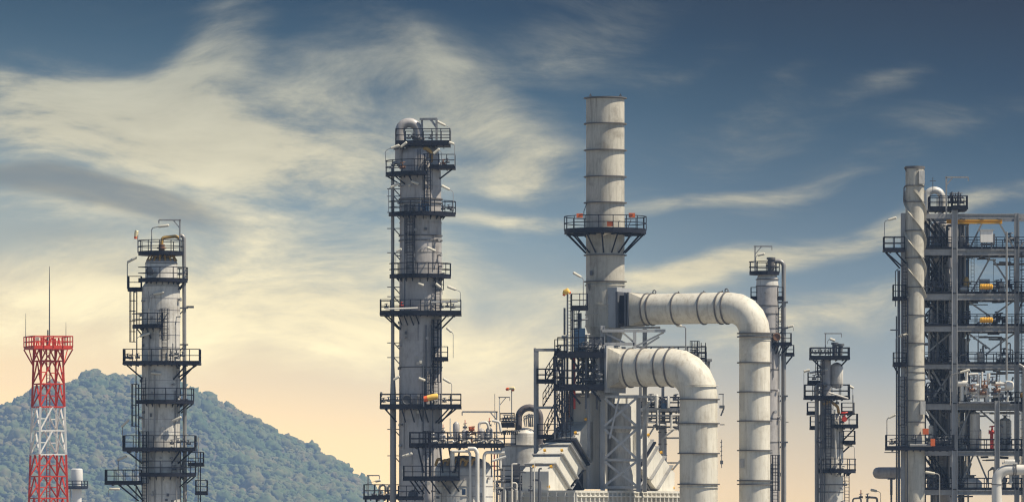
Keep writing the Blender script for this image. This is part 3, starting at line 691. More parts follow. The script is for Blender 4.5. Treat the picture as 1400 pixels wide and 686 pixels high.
# ================================================================== small galleried column
t = Thing('process_column', 'short column crowded with small galleries, between tall duct and steel tower', 'column', 470, 1136, group='clad process columns')
t.part('shell', MB().lathe(1136, [(566, 15), (568, 17), (t.v, 17)], 0, 40), 'cladding_light')
t.part('upper_shell', MB().lathe(1129, [(490, 6.8), (568, 6.8)], -4, 24), 'cladding')
rings(t, 1136, (612, 640, 662, 672), 16.8, hgt=1.2, over=.9, m='ring_steel')
t.part('drum', MB().lathe(1144, [(495, .5), (496, 4), (498.5, 7.6), (502, 8.8), (526, 8.8), (529, 7), (531, .5)], 0, 28), 'cladding_light')
rect_platform(t, 1107, 1161, -22, 16, 488.5, 'lfrb', h=13, braces=(((1157, 492, -10), (1146, 504, -2)), ((1111, 492, -10), (1124, 504, -4))))
rect_platform(t, 1099, 1161, -24, 14, 543, 'lfrb', h=17, th=3)
rect_platform(t, 1150, 1168, -10, 10, 563.5, 'lfr', h=13, braces=(((1165, 566, 0), (1150, 578, 0)),))
rect_platform(t, 1135, 1172, -24, 4, 582, 'lfr', h=16, braces=(((1168, 585, -10), (1152, 602, -4)),))
rect_platform(t, 1152, 1169, -14, 6, 604, 'lfr', h=15, braces=(((1165, 606, -6), (1152, 618, -2)),))
ring_platform(t, 1143, 643, 27, 17, -180, 20, h=16, rshell=16)
rect_platform(t, 1103, 1118, -12, 8, 564, 'lf', h=14); rect_platform(t, 1107, 1119, -12, 8, 584, 'lf', h=15); rect_platform(t, 1104, 1122, -8, 8, 522, 'lf', h=13)
t.part('side_pipe', MB().tube(rpath([(1130, 526, -12), (1116, 526, -12), (1116, t.v, -12)], 4), 2.8, 12), 'pipe_grey')
t.part('cross_pipes', MB().tube([(1106, 510, -14), (1131, 505, -14)], 1.5, 8).tube([(1132, 537, -26), (1158, 545, -26)], 1.3, 8).tube([(1140, 560, -20), (1142, 650, -20)], 1.2, 8), 'pipe_white')
ladder(t, 1131, -26, 546, 642, -90, 7, True); ladder(t, 1158, 2, 648, 720, -90, 6, False); ladder(t, 1120, -20, 494, 542, -90, 6, True)
davit(t, 1128, 488, -8, 456, 1150, r=.8, brace=False)
vb = MB()
for k in range(7): valve(vb, 1110 + k * 4.2, 482 + (k % 2), -14, .75)
for u, v in ((1112, 518), (1118, 515), (1134, 548), (1143, 551), (1120, 537), (1147, 634), (1150, 577), (1118, 604), (1154, 662)): valve(vb, u, v, -20, .9)
t.part('valves', vb, 'dark_grey')
rv = MB(); valve(rv, 1153, 573, -22, 1.6, (0, 0, 1)); t.part('red_valve', rv, 'red_paint')
t.part('motor_housing', MB().tube([(1141, 488, -6), (1141, 470, -6)], 3.6, 12).tube([(1148, 488, -6), (1149, 472, -6)], 3.2, 12).band(1141, 468, 471, 5, 3, -6, 14).band(1149, 470, 473, 5, 3, -6, 14), 'dark_grey')
t.part('lagged_bend', MB().tube(rpath([(1124, 553, -20), (1134, 548, -20), (1144, 556, -20), (1146, 566, -18)], 4), 2.0, 8), 'ochre_lagging')
cb = MB()
for u, a, c in ((1123, 545, 720), (1126, 560, 720), (1121, 500, 700), (1147, 590, 640), (1165, 540, 565)): cb.tube([(u, a, -18), (u, c, -18)], .8, 6)
t.part('riser_pipe', cb, 'dark_grey')
floodlight(t, 1098, 543, -20, 508, 8, 2, r=.4, head=9); floodlight(t, 1166, 563, 0, 530, -6, 3, r=.4, head=8); floodlight(t, 1168, 643, -5, 610, -14, 3, r=.4, head=11); floodlight(t, 1131, 470, -8, 462, 10, -4, r=.35, head=8)
clutter(t, 1136, 17, 570, 690, 22, 4)

# ================================================================== flue stack, ducts and heater
PSI = R(28); CP, SP = math.cos(PSI), math.sin(PSI)
def frame(u0, w0):
    return lambda p, q, v: (u0 + p * CP + q * SP, v, w0 - p * SP + q * CP)
E1 = (CP, 0.0, -SP); E2 = (SP, 0.0, CP)

# ---- heater box with its inverted-Y flue
HF = frame(814.4, 20.0)
t = Thing('fired_heater', 'pale ribbed heater with an inverted Y of flanged flue legs below the tall stack', 'furnace', 441, 814.4, 20)
def hbox(mb, F, p0, p1, q0, q1, v0, v1):
    return mb.prism([F(p0, q0, v0), F(p1, q0, v0), F(p1, q1, v0), F(p0, q1, v0)], (0, v1 - v0, 0))
t.part('box_wall', hbox(MB(), HF, -34, 71, -199, 194, 673, 800), 'box_paint')
t.part('roof', hbox(MB(), HF, -36, 73, -201, 196, 670.5, 673.5), 'box_paint')
rb = MB()
for k in range(9):
    p = -34 + 105 * k / 8; hbox(rb, HF, p - .9, p + .9, -202.4, -199, 673.2, 800)
for k in range(31):
    q = -199 + 393 * k / 30; hbox(rb, HF, 71, 74.4, q - 1.1, q + 1.1, 673.2, 800)
for v in (678.5, 692, 712, 740, 770):
    hbox(rb, HF, -34, 71, -203, -199, v - .8, v + .8); hbox(rb, HF, 71, 75, -199, 194, v - .8, v + .8)
t.part('wall_ribs', rb, 'box_paint')
lg = MB()
for p in (-30, 20, 67):
    for q in (-190, -60, 60, 185): hbox(lg, HF, p - 3, p + 3, q - 3, q + 3, 800, t.v)
t.part('support_legs', lg, 'frame_steel')
t.part('floor_plate', hbox(MB(), HF, -34, 71, -199, 194, 800, 803), 'frame_steel')
riser = MB(); hbox(riser, HF, -2, 27, -75, 75, 538, 668)
t.part('riser', riser, 'box_paint')
for sg in (-1, 1):
    q0, q1 = sorted((sg * 76, sg * 128)); t.part('leg_shade_block', hbox(MB(), HF, -4, 20, q0, q1, 642, 670.4), 'dark_steel')  # near-black block added to stand for the dark shade under each flue leg
    m_ = MB().bar(HF(24, sg * 78, 640), HF(24, sg * 118, 669), 1.4).bar(HF(24, sg * 118, 640), HF(24, sg * 82, 669), 1.2); t.part('under_brace', m_, 'dark_grey')
rr_ = MB()
for p in (-2, 26): hbox(rr_, HF, p - .8, p + 1.8, -77.5, -75, 540, 668)
for v in (541, 577): hbox(rr_, HF, -2, 27, -77.6, -75, v, v + 3)
hbox(rr_, HF, 27, 29.5, -76, -73, 540, 668)
for q in (-40, 0, 40): hbox(rr_, HF, 27, 29.5, q - 1.2, q + 1.2, 540, 668)
t.part('riser_ribs', rr_, 'grey_paint')
for sg in (-1, 1):
    poly = [(75, 577), (175, 636), (190, 645), (190, 671), (140, 671), (132, 667), (71, 630), (60, 630), (60, 577)]
    leg = t.part('flue_leg', MB().prism([HF(27, sg * q, v) for q, v in poly], tuple(-40 * c for c in E1)), 'box_paint')
    d = Vector((-42, 31)).normalized(); a = Vector((100, 59)).normalized()
    for (qb, vb, th, mt) in ((175, 636, 1.0, 'frame_steel'), (153, 623, 1.0, 'frame_steel'), (131, 610, 1.0, 'frame_steel'), (121, 604.2, 1.6, 'dark_steel'), (115, 600.7, 0.9, 'frame_steel'), (90, 586, .9, 'box_paint')):
        B = Vector((qb, vb)); C_ = B + d * (52 if vb > 600 else 50)
        pts = [B - d * 2.8 - a * th, B - d * 2.8 + a * th, C_ + d * 1 + a * th, C_ + d * 1 - a * th]
        if vb < 590: continue
        o0 = 31.5
        t.part('flange', MB().prism([HF(o0, sg * p.x, p.y) for p in pts], tuple(-48 * c for c in E1)), mt, leg)
    lug = MB()
    for (q, v, p) in ((80, 575, 26), (110, 594, 26), (150, 618, 26), (181, 640, 26), (181, 640, 0), (150, 618, 0), (188, 667, 26)):
        c = HF(p, sg * q, v); lug.tube([(c[0] - 1.8, c[1] - 1, c[2]), (c[0] + 1.8, c[1] - 2, c[2])], 2.0, 8)
    t.part('lifting_lugs', lug, 'yellow_paint', leg)

# ---- stack
t = Thing('flue_stack', 'tall pale flue stack with a single round railed gallery, the highest thing in view', 'chimney', 441, 827.5)
pr = [(134, 26.2), (390, 26.4), (446, 27.2), (456, 24), (470, 20), (540, 20)]
t.part('shell', MB().lathe(827.5, pr, 0, 56), 'stack_paint')
t.part('mouth', MB().lathe(827.5, [(140, 23.8), (133.4, 23.8), (133.4, 26.8), (136, 26.8)], 0, 48), 'ring_steel')
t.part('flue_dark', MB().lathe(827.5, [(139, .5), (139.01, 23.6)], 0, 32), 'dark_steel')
rings(t, 827.5, (134.5, 169.7, 206, 242, 277.5, 349, 385), 26.2, hgt=1.4, over=3.4)
rings(t, 827.5, (390, 417, 422.5, 430, 446), 26.8, hgt=1.5, over=1.2, m='stack_paint')
lg = MB()
for u in (807, 848): lg.prism([(u - 2, 133, -18), (u + 2, 133, -18), (u, 129, -18)], (0, 0, 1))
t.part('lifting_lugs', lg, 'dark_grey')
pl = ring_platform(t, 827.5, 315.5, 56, 28, h=19, th=4.5, braces=(), gusset=False)
for a in range(-168, 180, 24):
    ca, sa = math.cos(R(a)), math.sin(R(a))
    t.part('bracket', MB().bar((827.5 + 53 * ca, 320, 53 * sa), (827.5 + 27 * ca, 346, 27 * sa), 1.15), 'dark_steel', pl)
gb = MB()
for a in range(0, 360, 24): gb.bar((827.5 + 54 * math.cos(R(a)), 321, 54 * math.sin(R(a))), (827.5 + 27 * math.cos(R(a)), 321, 27 * math.sin(R(a))), 1.0)
t.part('joist_ring', gb, 'dark_steel', pl)
t.part('conduits', MB().tube(rpath([(799, 318, -10), (798, 290, -10), (801.5, 280, -9), (803, 277, -8)], 6), .6, 6).tube([(845, 315, -40), (845, 306, -40), (847, 304, -40)], .6, 6).tube(rpath([(857, 315, -44), (862, 303, -44), (859, 297, -44)], 4), .6, 6), 'dark_grey')
for u, v, w, a, b_ in ((792, 297, -40, 4.3, 2.8), (863, 296.5, -40, 4.3, 3), (833, 308.5, -52, 4, 3.4)):
    t.part('warning_light', MB().box(u - a, u + a, v - b_, v + b_, w - 3, w + 3), 'orange_paint')
t.part('hatch', MB().box(806, 809.5, 371, 377, -23, -18), 'dark_grey')
t.part('stiffeners', MB().prism([(803, 388, -14), (806, 388, -20), (805, 398, -18)], (.8, 0, .8)).prism([(850, 393, -14), (853, 393, -12), (851, 399, -13)], (.8, 0, .8)), 'ring_steel')

def duct(name_label, F, pe, v_ax, Rd, bend, bottom, D, u, w, p_start, rings_p, rings_v, box):
    t = Thing('flue_duct', name_label, 'duct', D, u, w, group='flue ducts')
    path = rpath([F(p_start, 0, v_ax), F(pe, 0, v_ax), F(pe, 0, bottom)], bend, 5)
    t.part('duct_pipe', MB().tube(path, Rd, 44, False), 'duct_paint')
    for p in rings_p:
        c = Vector(F(p, 0, v_ax)); t.part('stiffener_ring', MB().tube([c - Vector(E1) * .8, c + Vector(E1) * .8], Rd + 1.6, 44), 'ring_steel')
    c = F(pe, 0, 0)
    for v in rings_v: t.part('stiffener_ring', MB().band(c[0], v - .8, v + .8, Rd + 3.0, Rd - .5, c[2], 44), 'ring_steel')
    return t, c
# ---- upper duct
UF = frame(827.5, 0.0)
t, c = duct('upper flue duct leaving the stack and dropping in front of the slender column', UF, 226, 424, 20.9, 36, HOR + CAMZ / (441 / FOC), 441, 1031.5, -108, 62, (64, 72, 110, 150, 176, 185), (459, 463.5, 498.5, 538, 577, 616.5, 657, 662), None)
bx = MB(); hbox(bx, UF, 14, 29, -22, 22, 394, 449); t.part('inlet_box', bx, 'grey_paint')
bx = MB(); hbox(bx, UF, 29, 32, -26, 26, 400, 449); hbox(bx, UF, 41, 43.5, -24, 24, 401, 447); hbox(bx, UF, 45, 47.5, -24, 24, 401, 447); t.part('flanges', bx, 'dark_grey')
bx = MB(); hbox(bx, UF, 32, 41, -20, 20, 405, 443); t.part('bellows', bx, 'dark_steel')
def transition(F, p0, p1, v_ax, Rd, hw, hh):
    mb = MB(); n = 40; A = []; B = []
    for k in range(n):
        a = 2 * math.pi * k / n + math.pi / 4 * 0; ca, sa = math.cos(a), math.sin(a); m_ = max(abs(ca), abs(sa))
        A.append(F(p0, hw * ca / m_, v_ax + hh * sa / m_)); B.append(F(p1, Rd * ca, v_ax + Rd * sa))
    mb.add(A + B, [(k, (k + 1) % n, n + (k + 1) % n, n + k) for k in range(n)] + [tuple(range(n))]); return mb
t.part('transition', transition(UF, 47.5, 64, 424, 20.9, 22, 22.5), 'stack_paint')
lb = MB()
for p in (75, 184): cc_ = UF(p, 0, 400.5); lb.torus(cc_, E2, 2.4, .8, 14, 6)
for p in (110, 148, 176): cc_ = UF(p, 0, 402); lb.tube([(cc_[0], 403, cc_[2]), (cc_[0] + 2, 400.5, cc_[2])], .9, 6)
t.part('lifting_lugs', lb, 'ring_steel')
t.part('access_door', MB().lathe(c[0], [(628, 21.9), (640, 21.9)], c[2], 6, -165, -135), 'grey_paint')
t.part('seam', MB().band(c[0], 468, 468.9, 21.7, 20, c[2], 40), 'duct_paint')
# ---- lower duct
LF = frame(828.0, -52.0)
t, c = duct('lower and nearer flue duct, the wider one, bending down in front of the pipe rack', LF, 139.5, 504.5, 25.6, 40, HOR + CAMZ / (441 / FOC), 441, 954.7, -119, 21, (37, 58, 83.5, 100), (548, 580.5, 620.6, 662), None)
bx = MB(); hbox(bx, LF, 0, 4, -30, 30, 473, 541); hbox(bx, LF, 12, 15, -29, 29, 475, 538); t.part('flanges', bx, 'grey_paint')
bx = MB(); hbox(bx, LF, 4, 12, -26, 26, 478, 535); t.part('bellows', bx, 'dark_grey')
t.part('transition', transition(LF, 15, 30, 504.5, 25.6, 26.6, 27), 'stack_paint')
t.part('cover_panel', MB().lathe(c[0], [(583, 26.7), (620, 26.7), (620, 25.4), (583, 25.4), (583, 26.7)], c[2], 16, -175, -66), 'duct_paint')
t.part('seam', MB().band(c[0], 529, 529.9, 26.9, 25, c[2], 44).band(c[0], 666, 667, 27.2, 25, c[2], 44), 'duct_paint')
sb = MB().bar((978, 541, -119), (985, 541, -119), .7).bar((984, 541, -119), (984, 566, -119), .6).box(979, 986, 556, 560, -121, -117).bar((981, 570, -119), (985, 560, -119), 1.2).bar((980, 582, -119), (986, 582, -119), .7)
for k in range(4): sb.bar((980, 606 + k * 6, -119), (983, 605 + k * 6, -119), .5)
sb.bar((982, 602, -119), (982, 640, -119), .5).box(980, 984, 630, 635, -121, -117)
t.part('instrument_stubs', sb, 'dark_grey')

# ---- lattice support frame in front of the riser
t = Thing('support_frame', 'grey lattice steel frame carrying both flue ducts, a pale vessel inside', 'steel frame', 441, 847, -40)
for u, w, top in ((823, -62, 447), (871.5, -62, 541), (833, -22, 448), (881, -22, 448)):
    b = MB().box(u - 3, u + 3, top, 672, w - .6, w + .6).box(u - 3, u - 2.2, top, 672, w - 3, w + 3).box(u + 2.2, u + 3, top, 672, w - 3, w + 3)
    t.part('column', b, 'grey_paint')
for v in (541, 583, 627, 664):
    t.part('beam', MB().box(825.8, 868.8, v, v + 3.6, -64, -60), 'grey_paint'); t.part('beam', MB().box(835.8, 878.2, v, v + 3.6, -24, -20), 'grey_paint')
for a, b_ in ((545, 583), (587, 627), (631, 664)):
    t.part('brace', MB().bar((825, a, -66.5), (869, b_, -66.5), 1.9), 'grey_paint'); t.part('brace', MB().bar((869, a, -70), (825, b_, -70), 1.8), 'grey_paint')
t.part('beam', MB().box(822, 908, 452, 456, -66, -62), 'grey_paint'); t.part('beam', MB().box(838, 902, 447, 450, -30, -26), 'grey_paint')
t.part('beam', MB().box(825, 866, 470, 474, -66, -62), 'grey_paint'); t.part('beam', MB().box(826, 893, 541.5, 545, -70, -66), 'grey_paint')
t.part('column', MB().box(864, 868.5, 456, 478, -66, -62), 'grey_paint')
for p, q_ in (((866, 476, -60), (906, 456, -60)), ((826, 457, -60), (858, 473, -60)), ((868, 482, -58), (900, 462, -58)), ((845, 545, -72), (832, 600, -72)), ((893, 545, -66), (876, 562, -66)), ((886, 552, -64), (875, 600, -64)), ((850, 456, -58), (866, 470, -58))):
    t.part('brace', MB().bar(p, q_, 1.4), 'grey_paint')
t.part('beam', MB().box(873, 890, 541.5, 545, -64, -60), 'grey_paint')
t = Thing('vertical_vessel', 'white waisted vertical vessel standing inside the grey lattice frame', 'vessel', 441, 848, -38, 671)
t.part('shell', MB().lathe(848, [(552, 9), (556, 14), (588, 14.6), (592, 12.2), (600, 13.4), (628, 14), (632, 12), (638, 13.8), (650, 16.5), (668, 17), (671, 17)], -38, 32), 'cladding_light')

# ---- access tower left of the riser
t = Thing('access_tower', 'dark steel access tower of decks, ladders and zigzag stairs left of the stack', 'steel frame', 441, 780, -70)
for u, w, a in ((758, -86, 486), (771, -86, 424), (782, -58, 424), (758, -56, 486), (800, -86, 460), (815, -58, 462)):
    t.part('post', MB().box(u - 1.4, u + 1.4, a, 606 if u < 790 else 560, w - 1.4, w + 1.4), 'dark_grey')
for u, w in ((731, -80), (734.5, -50)): t.part('post', MB().box(u - 1.7, u + 1.7, 478, 672, w - 1.7, w + 1.7), 'frame_steel')
for v in (478.5, 556.5):
    t.part('beam', MB().box(731, 761, v, v + 3.4, -82, -79), 'frame_steel'); t.part('beam', MB().box(734, 761, v, v + 3, -52, -49), 'frame_steel')
for v, u0, u1 in ((485, 761, 824), (529, 756, 824)):
    rect_platform(t, u0, u1, -98, -52, v, 'lfrb' if v < 500 else 'lfb', h=21, th=6)
rect_platform(t, 780, 803, -92, -66, 423, 'lfr', h=18, th=4)
rect_platform(t, 757, 776, -96, -60, 484, 'lf', h=17, th=4)
def stair(t, p0, p1, w0, w1, m='dark_steel'):
    (ua, va), (ub, vb) = p0, p1; mb = MB()
    for w in (w0, w1): mb.prism([(ua, va - 1.5, w), (ub, vb - 1.5, w), (ub, vb + 1.8, w), (ua, va + 1.8, w)], (0, 0, .8))
    n = max(3, int(abs(vb - va) / 4.2))
    for k in range(n):
        f = (k + .5) / n; u, v = ua + (ub - ua) * f, va + (vb - va) * f; mb.box(u - 2, u + 2, v - .3, v + .5, w0, w1)
    st = t.part('stair', mb, m); rl = MB()
    for w in (w0, w1):
        for h in (17, 9): rl.bar((ua, va - h, w), (ub, vb - h, w), .65)
        for k in range(5):
            f = k / 4; rl.bar((ua + (ub - ua) * f, va + (vb - va) * f, w), (ua + (ub - ua) * f, va + (vb - va) * f - 17, w), .55)
    t.part('stair_railing', rl, m, st); return st
stair(t, (766, 492), (746, 522), -82, -70); rect_platform(t, 733, 757, -84, -52, 522, 'lfb', h=16, th=3.4)
stair(t, (758, 530), (742, 556), -66, -56); stair(t, (764, 556), (744, 597), -82, -70); rect_platform(t, 734, 762, -84, -52, 597, 'lf', h=16, th=3.4)
ladder(t, 787, -90, 428, 483, -120, 7, True); ladder(t, 777, -80, 405, 484, -90, 5, False); ladder(t, 764, -99, 490, 600, -90, 6, True); ladder(t, 776, -96, 536, 604, -90, 6, False)
for p, q_ in (((778, 489, -96), (790, 506, -92)), ((776, 533, -96), (792, 553, -90)), ((806, 533, -96), (820, 550, -92)), ((771, 560, -86), (782, 575, -60)), ((771, 600, -86), (758, 560, -86)), ((771, 535, -86), (758, 490, -86)), ((782, 528, -58), (800, 492, -58))):
    t.part('brace', MB().bar(p, q_, 1.5), 'dark_steel')
cb = MB()
for u, a, c_ in ((790, 430, 535), (793, 430, 480), (775, 486, 600), (768, 490, 604), (796, 488, 540), (803, 486, 545), (811, 490, 530)): cb.tube([(u, a, -64), (u, c_, -64)], 1.5, 8)
cb.tube([(784, 441, -70), (803, 438, -60)], 1.2, 8)
t.part('riser_pipe', cb, 'dark_grey')
t.part('red_riser', MB().tube([(784.5, 488, -70), (784.5, 560, -70)], 1.6, 8), 'red_paint')
t.part('red_riser', MB().tube([(778, 536, -74), (777, 572, -74)], 1.3, 8), 'rust_steel')
t.part('cabinet', MB().box(784, 799, 451, 482, -78, -66), 'blue_paint'); t.part('cabinet', MB().box(804, 820, 466, 484, -70, -62), 'dark_grey')
vb = MB(); rng2 = random.Random(3)
for k in range(44): valve(vb, rng2.choice((763, 767, 790, 794, 800, 806, 812, 818)) + rng2.uniform(-2, 2), rng2.choice((480, 477, 524, 521, 500, 508, 514)), rng2.uniform(-92, -60), rng2.uniform(.8, 1.3))
t.part('valves', vb, 'dark_grey')
vb = MB()
for u, v in ((795, 494), (799, 500), (792, 512), (813, 497), (798, 536), (797, 542), (808, 474), (812, 470), (802, 460)): vb.tube([(u - 4, v, -60), (u + 4, v - 1, -60)], 1.5, 8)
t.part('lagged_pipe', vb, 'pipe_white')
t.part('lagged_bend', MB().tube(rpath([(792, 494, -58), (800, 488, -58), (803, 498, -58), (796, 506, -58)], 4), 1.8, 8), 'ochre_lagging')
floodlight(t, 796.5, 424, -80, 384, -14, 8, r=.7, head=13)
floodlight(t, 775, 486, -90, 462, -8, -1, r=.5, head=9)
bk = MB()
for k in range(46):
    u, v = rng2.uniform(762, 812), rng2.uniform(490, 600) if k < 26 else rng2.uniform(540, 600)
    if v > 545: u = 759 + (u - 762) * .36; bk.tube(rpath([(u, v, -75), (u + rng2.uniform(-3, 5), v, -72), (u + 3, v + rng2.uniform(4, 12), -72)], 2, 3), 1.0, 6)
t.part('small_piping', bk, 'dark_grey')
windsock(775.5, 486, -97, 441, 404, [([(1.5, 0, 0), (-1, -2.5, 0), (-3.5, -1, 0), (-5, 2, 0)], [2.4, 4.2, 3.8, 2.8], 'sock_yellow'), ([(-5, 2, 0), (-6, 4, 0)], [2.2, 1.5], 'sock_orange'), ([(1.5, 0, 0), (4, -.5, 0)], [2.2, 1.4], 'sock_orange')],
         'yellow windsock with red ends on a thin pole left of the flue stack')

# ---- rack behind the lower duct
t = Thing('pipe_rack', 'steel pipe rack with crowded pipes seen under the bend of the lower duct', 'pipe rack', 452, 915, 60)
for u, w in ((876, 20), (907, 26), (938, 30), (970, 34)): t.part('post', MB().box(u - 2, u + 2, 490, t.v, w - 2, w + 2), 'frame_steel')
for v, th in ((490, 3), (557, 4.5), (566, 2.5)): t.part('deck_beam', MB().box(862, 974, v, v + th, 14, 60), 'frame_steel')
for v, h, w in ((490, 17, 16), (490, 17, 56), (557, 15, 16), (557, 15, 56)):
    railing(t, [(866, w), (966, w)], v, t.root, h=h)
ladder(t, 950, 10, 466, 557, -90, 7, True); ladder(t, 962, 10, 468, 500, -90, 6, False); ladder(t, 941, 18, 620, 690, -90, 6, False)
xb = MB().box(944, 966, 499, 502, 6, 30); t.part('landing', xb, 'dark_steel'); railing(t, [(944, 6), (966, 6), (966, 30)], 499, t.root, h=18)
floodlight(t, 938, 490, 14, 446, -13, 2, r=1.0, m='frame_steel', head=8)
rng3 = random.Random(11); gp = MB(); wp = MB()
for k in range(24):
    u = rng3.uniform(874, 930); v = rng3.uniform(568, 590); (gp if k % 3 else wp).tube(rpath([(u, 560, 10 + k % 4 * 6), (u, v, 10 + k % 4 * 6), (u + rng3.uniform(-14, 14), v, 12 + k % 4 * 6)], 2, 4), rng3.uniform(.8, 1.7), 8)
for v in (562, 571, 576, 583): gp.tube([(866, v, 20 + v % 5), (972, v, 20 + v % 5)], 1.2, 8)
wp.tube(rpath([(918, 585, 4), (918, 567, 4), (936, 566, 4)], 3), 1.7, 10)
vb = MB()
for k in range(12): valve(vb, rng3.uniform(878, 928), rng3.choice((545, 549, 552)), rng3.uniform(10, 40), rng3.uniform(.9, 1.4))
for k in range(6): valve(vb, 886 + k * 13, 484, 24, 1.2)
t.part('grey_piping', gp, 'dark_grey'); t.part('white_piping', wp, 'pipe_white'); t.part('valves', vb, 'dark_grey')
for p, q_ in (((905, 600, 18), (936, 575, 18)), ((905, 660, 18), (936, 622, 18)), ((878, 610, 18), (900, 575, 18)), ((905, 598, 24), (972, 598, 24)), ((905, 632, 24), (972, 632, 24))): t.part('brace', MB().bar(p, q_, 1.3), 'frame_steel')
t.part('electric_motor', MB().tube([(908, 547, 14), (908, 558, 14)], 4, 14), 'blue_paint'); t.part('filter_pot', MB().lathe(898, [(538, .5), (540, 2.6), (557, 2.6)], 12, 16), 'pipe_white'); t.part('filter_pot', MB().lathe(914, [(540, .5), (542, 2), (557, 2)], 10, 16), 'pipe_white')
t = Thing('vertical_vessel', 'slim grey vertical vessel behind the right leg of the heater flue', 'vessel', 452, 907, 40)
t.part('shell', MB().lathe(907, [(572, .5), (574, 4), (578, 5.6), (t.v, 5.8)], 40, 24), 'cladding'); rings(t, 907, (590, 606, 622), 5.4, 40, 1.2, 1.0)

# ================================================================== drum with relief valves in front of the tall column
t = Thing('relief_drum', 'squat pale vessel with two dark railed galleries before the tallest column', 'vessel', 425, 634)
t.part('shell', MB().lathe(634, [(640, 39), (643, 40), (t.v, 40)], 0, 48), 'cladding_light')
t.part('head', MB().lathe(634, [(622, .5), (623, 12), (627, 25), (633, 35), (640, 39)], 0, 48), 'cladding')
rings(t, 634, (650, 664, 678), 39.8, hgt=1.1, over=.8, m='cladding')
pl = rect_platform(t, 560, 690, -48, 34, 608, 'lfb', h=17, th=3.6)
railing(t, [(690, -48), (705, -44)], 608, pl, h=17)
for u, q_ in ((572, 580), (602, 606), (614, 620), (630, 622)):
    t.part('bracket', MB().bar((u, 611, -46), (q_, 646, -44), 1.3), 'dark_steel', pl)
rect_platform(t, 552, 629, -60, -8, 653, 'lfr', h=16, th=3.8, braces=tuple(((u, 657, -52), (u + 12, 674, -36)) for u in (562, 568, 576, 590, 604, 618)))
for u in (583, 588, 628): t.part('post', MB().bar((u, 592, -50), (u, 655, -50), 1.2), 'dark_steel')
ladder(t, 586, -62, 590, 652, -90, 7, True)
for pts, r in (([(618, 617, -50), (641, 617, -50), (643, 621, -50), (643.5, 700, -50)], 1.8), ([(640, 613.5, -52), (650, 613.5, -52), (653, 620, -52), (653, 700, -52)], 2.8), ([(690, 619, -44), (664, 618.5, -44), (662, 624, -44), (662, 700, -44)], 2.2), ([(684, 640, -40), (684, 616, -40), (676, 616, -40)], 2.0), ([(673, 630, -46), (692, 624, -46)], 1.6)):
    t.part('lagged_pipe', MB().tube(rpath(pts, 4), r, 12), 'pipe_white')
ob = MB()
for k in range(7): ob.tube(rpath([(596 + k * 8, 636, -38), (600 + k * 8, 624 + (k % 2) * 3, -42), (606 + k * 8, 632, -40)], 3, 4), 2.0, 8)
t.part('lagged_bends', ob, 'ochre_lagging'); t.part('drain_pot', MB().lathe(619, [(616, 3), (640, 3.4), (644, 1)], -46, 16), 'pipe_white')
davit(t, 679, 608, -20, 563, 632, r=1.2)
cb = MB()
for u in (672, 676, 680, 685): cb.tube([(u, 612, -38), (u, 652, -38)], 1.0, 6)
t.part('riser_pipe', cb, 'dark_grey'); t.part('red_riser', MB().tube([(676, 616, -42), (676, 642, -42)], 1.0, 6), 'red_paint')
gl = MB().tube([(566, 676, -46), (566, 676, -54)], 6, 16); gl.torus((566, 676, -54), (0, 0, 1), 6, 1, 18, 6); t.part('manway', gl, 'dark_grey')
rect_platform(t, 545, 580, -70, -40, 680, 'lf', h=16)
floodlight(t, 551, 655, -60, 624, 14, 4, r=.5, head=10)
t.part('gauge_panel', MB().box(632, 637, 668, 676, -46, -44), 'blue_paint')
clutter(t, 634, 40, 645, 690, 16, 5)
def pot(u, v0, r, D, w, label, cap):
    t = Thing('pressure_pot', label, 'vessel', D, u, w, 608, 'pots on the drum gallery')
    t.part('body', MB().lathe(u, [(v0, .5), (v0 + 1.5, r * .6), (v0 + 4, r), (600, r), (604, r * .55), (608, r * .6)], w, 20), 'cladding')
    if cap == 'valve':
        m_ = MB(); valve(m_, u, v0 - 2, w, .9); t.part('valve', m_, 'dark_grey'); t.part('spindle', MB().tube([(u, v0, w), (u, v0 - 12, w)], .6, 6), 'red_paint')
    elif cap == 'bend': t.part('outlet_bend', MB().tube(rpath([(u - 3, v0 + 3, w), (u - 3, v0 - 7, w), (u + 8, v0 - 8, w), (u + 11, v0 + 2, w)], 4), 1.9, 10), 'pipe_white')
    return t
pot(624, 576, 4.6, 425, -24, 'tallest flat grey pot on the gallery below the lower davit arm', '')
pot(636, 586, 4.8, 425, -24, 'grey pot topped by a red spindle, second on the drum gallery', 'valve')
pot(658, 585, 5.2, 425, -24, 'grey pot with a short white outlet bend, right of the orange valve', 'bend')
pot(669, 583, 4.8, 425, -14, 'grey pot with red spindle nearest the davit post on the drum gallery', 'valve')
pot(606, 592, 4.2, 425, -24, 'small grey pot at the left end of the drum gallery row', 'valve')
t = Thing('orange_valve', 'orange actuated valve between the grey pots on the drum gallery', 'valve', 425, 645, -30, 608)
m_ = MB(); valve(m_, 645, 592, -30, 1.5); m_.tube([(645, 596, -30), (645, 608, -30)], 1.4, 8); t.part('valve_body', m_, 'rust_steel'); t.part('actuator', MB().tube([(641, 586, -30), (649, 586, -30)], 3.0, 12), 'orange_paint')
t = Thing('gallery_piping', 'low run of pale lagged pipes across the floor of the drum gallery', 'pipework', 425, 640, -36, 608)
m_ = MB()
for k in range(9): m_.tube(rpath([(590 + k * 11, 604, -36 + k % 3 * 4), (598 + k * 11, 603 - k % 2 * 3, -36), (600 + k * 11, 608, -34)], 2, 3), 1.5, 8)
t.part('lagged_pipe', m_, 'pipe_white'); m_ = MB()
for k in range(8): valve(m_, 592 + k * 12.5, 598 + k % 2 * 3, -40, 1.0)
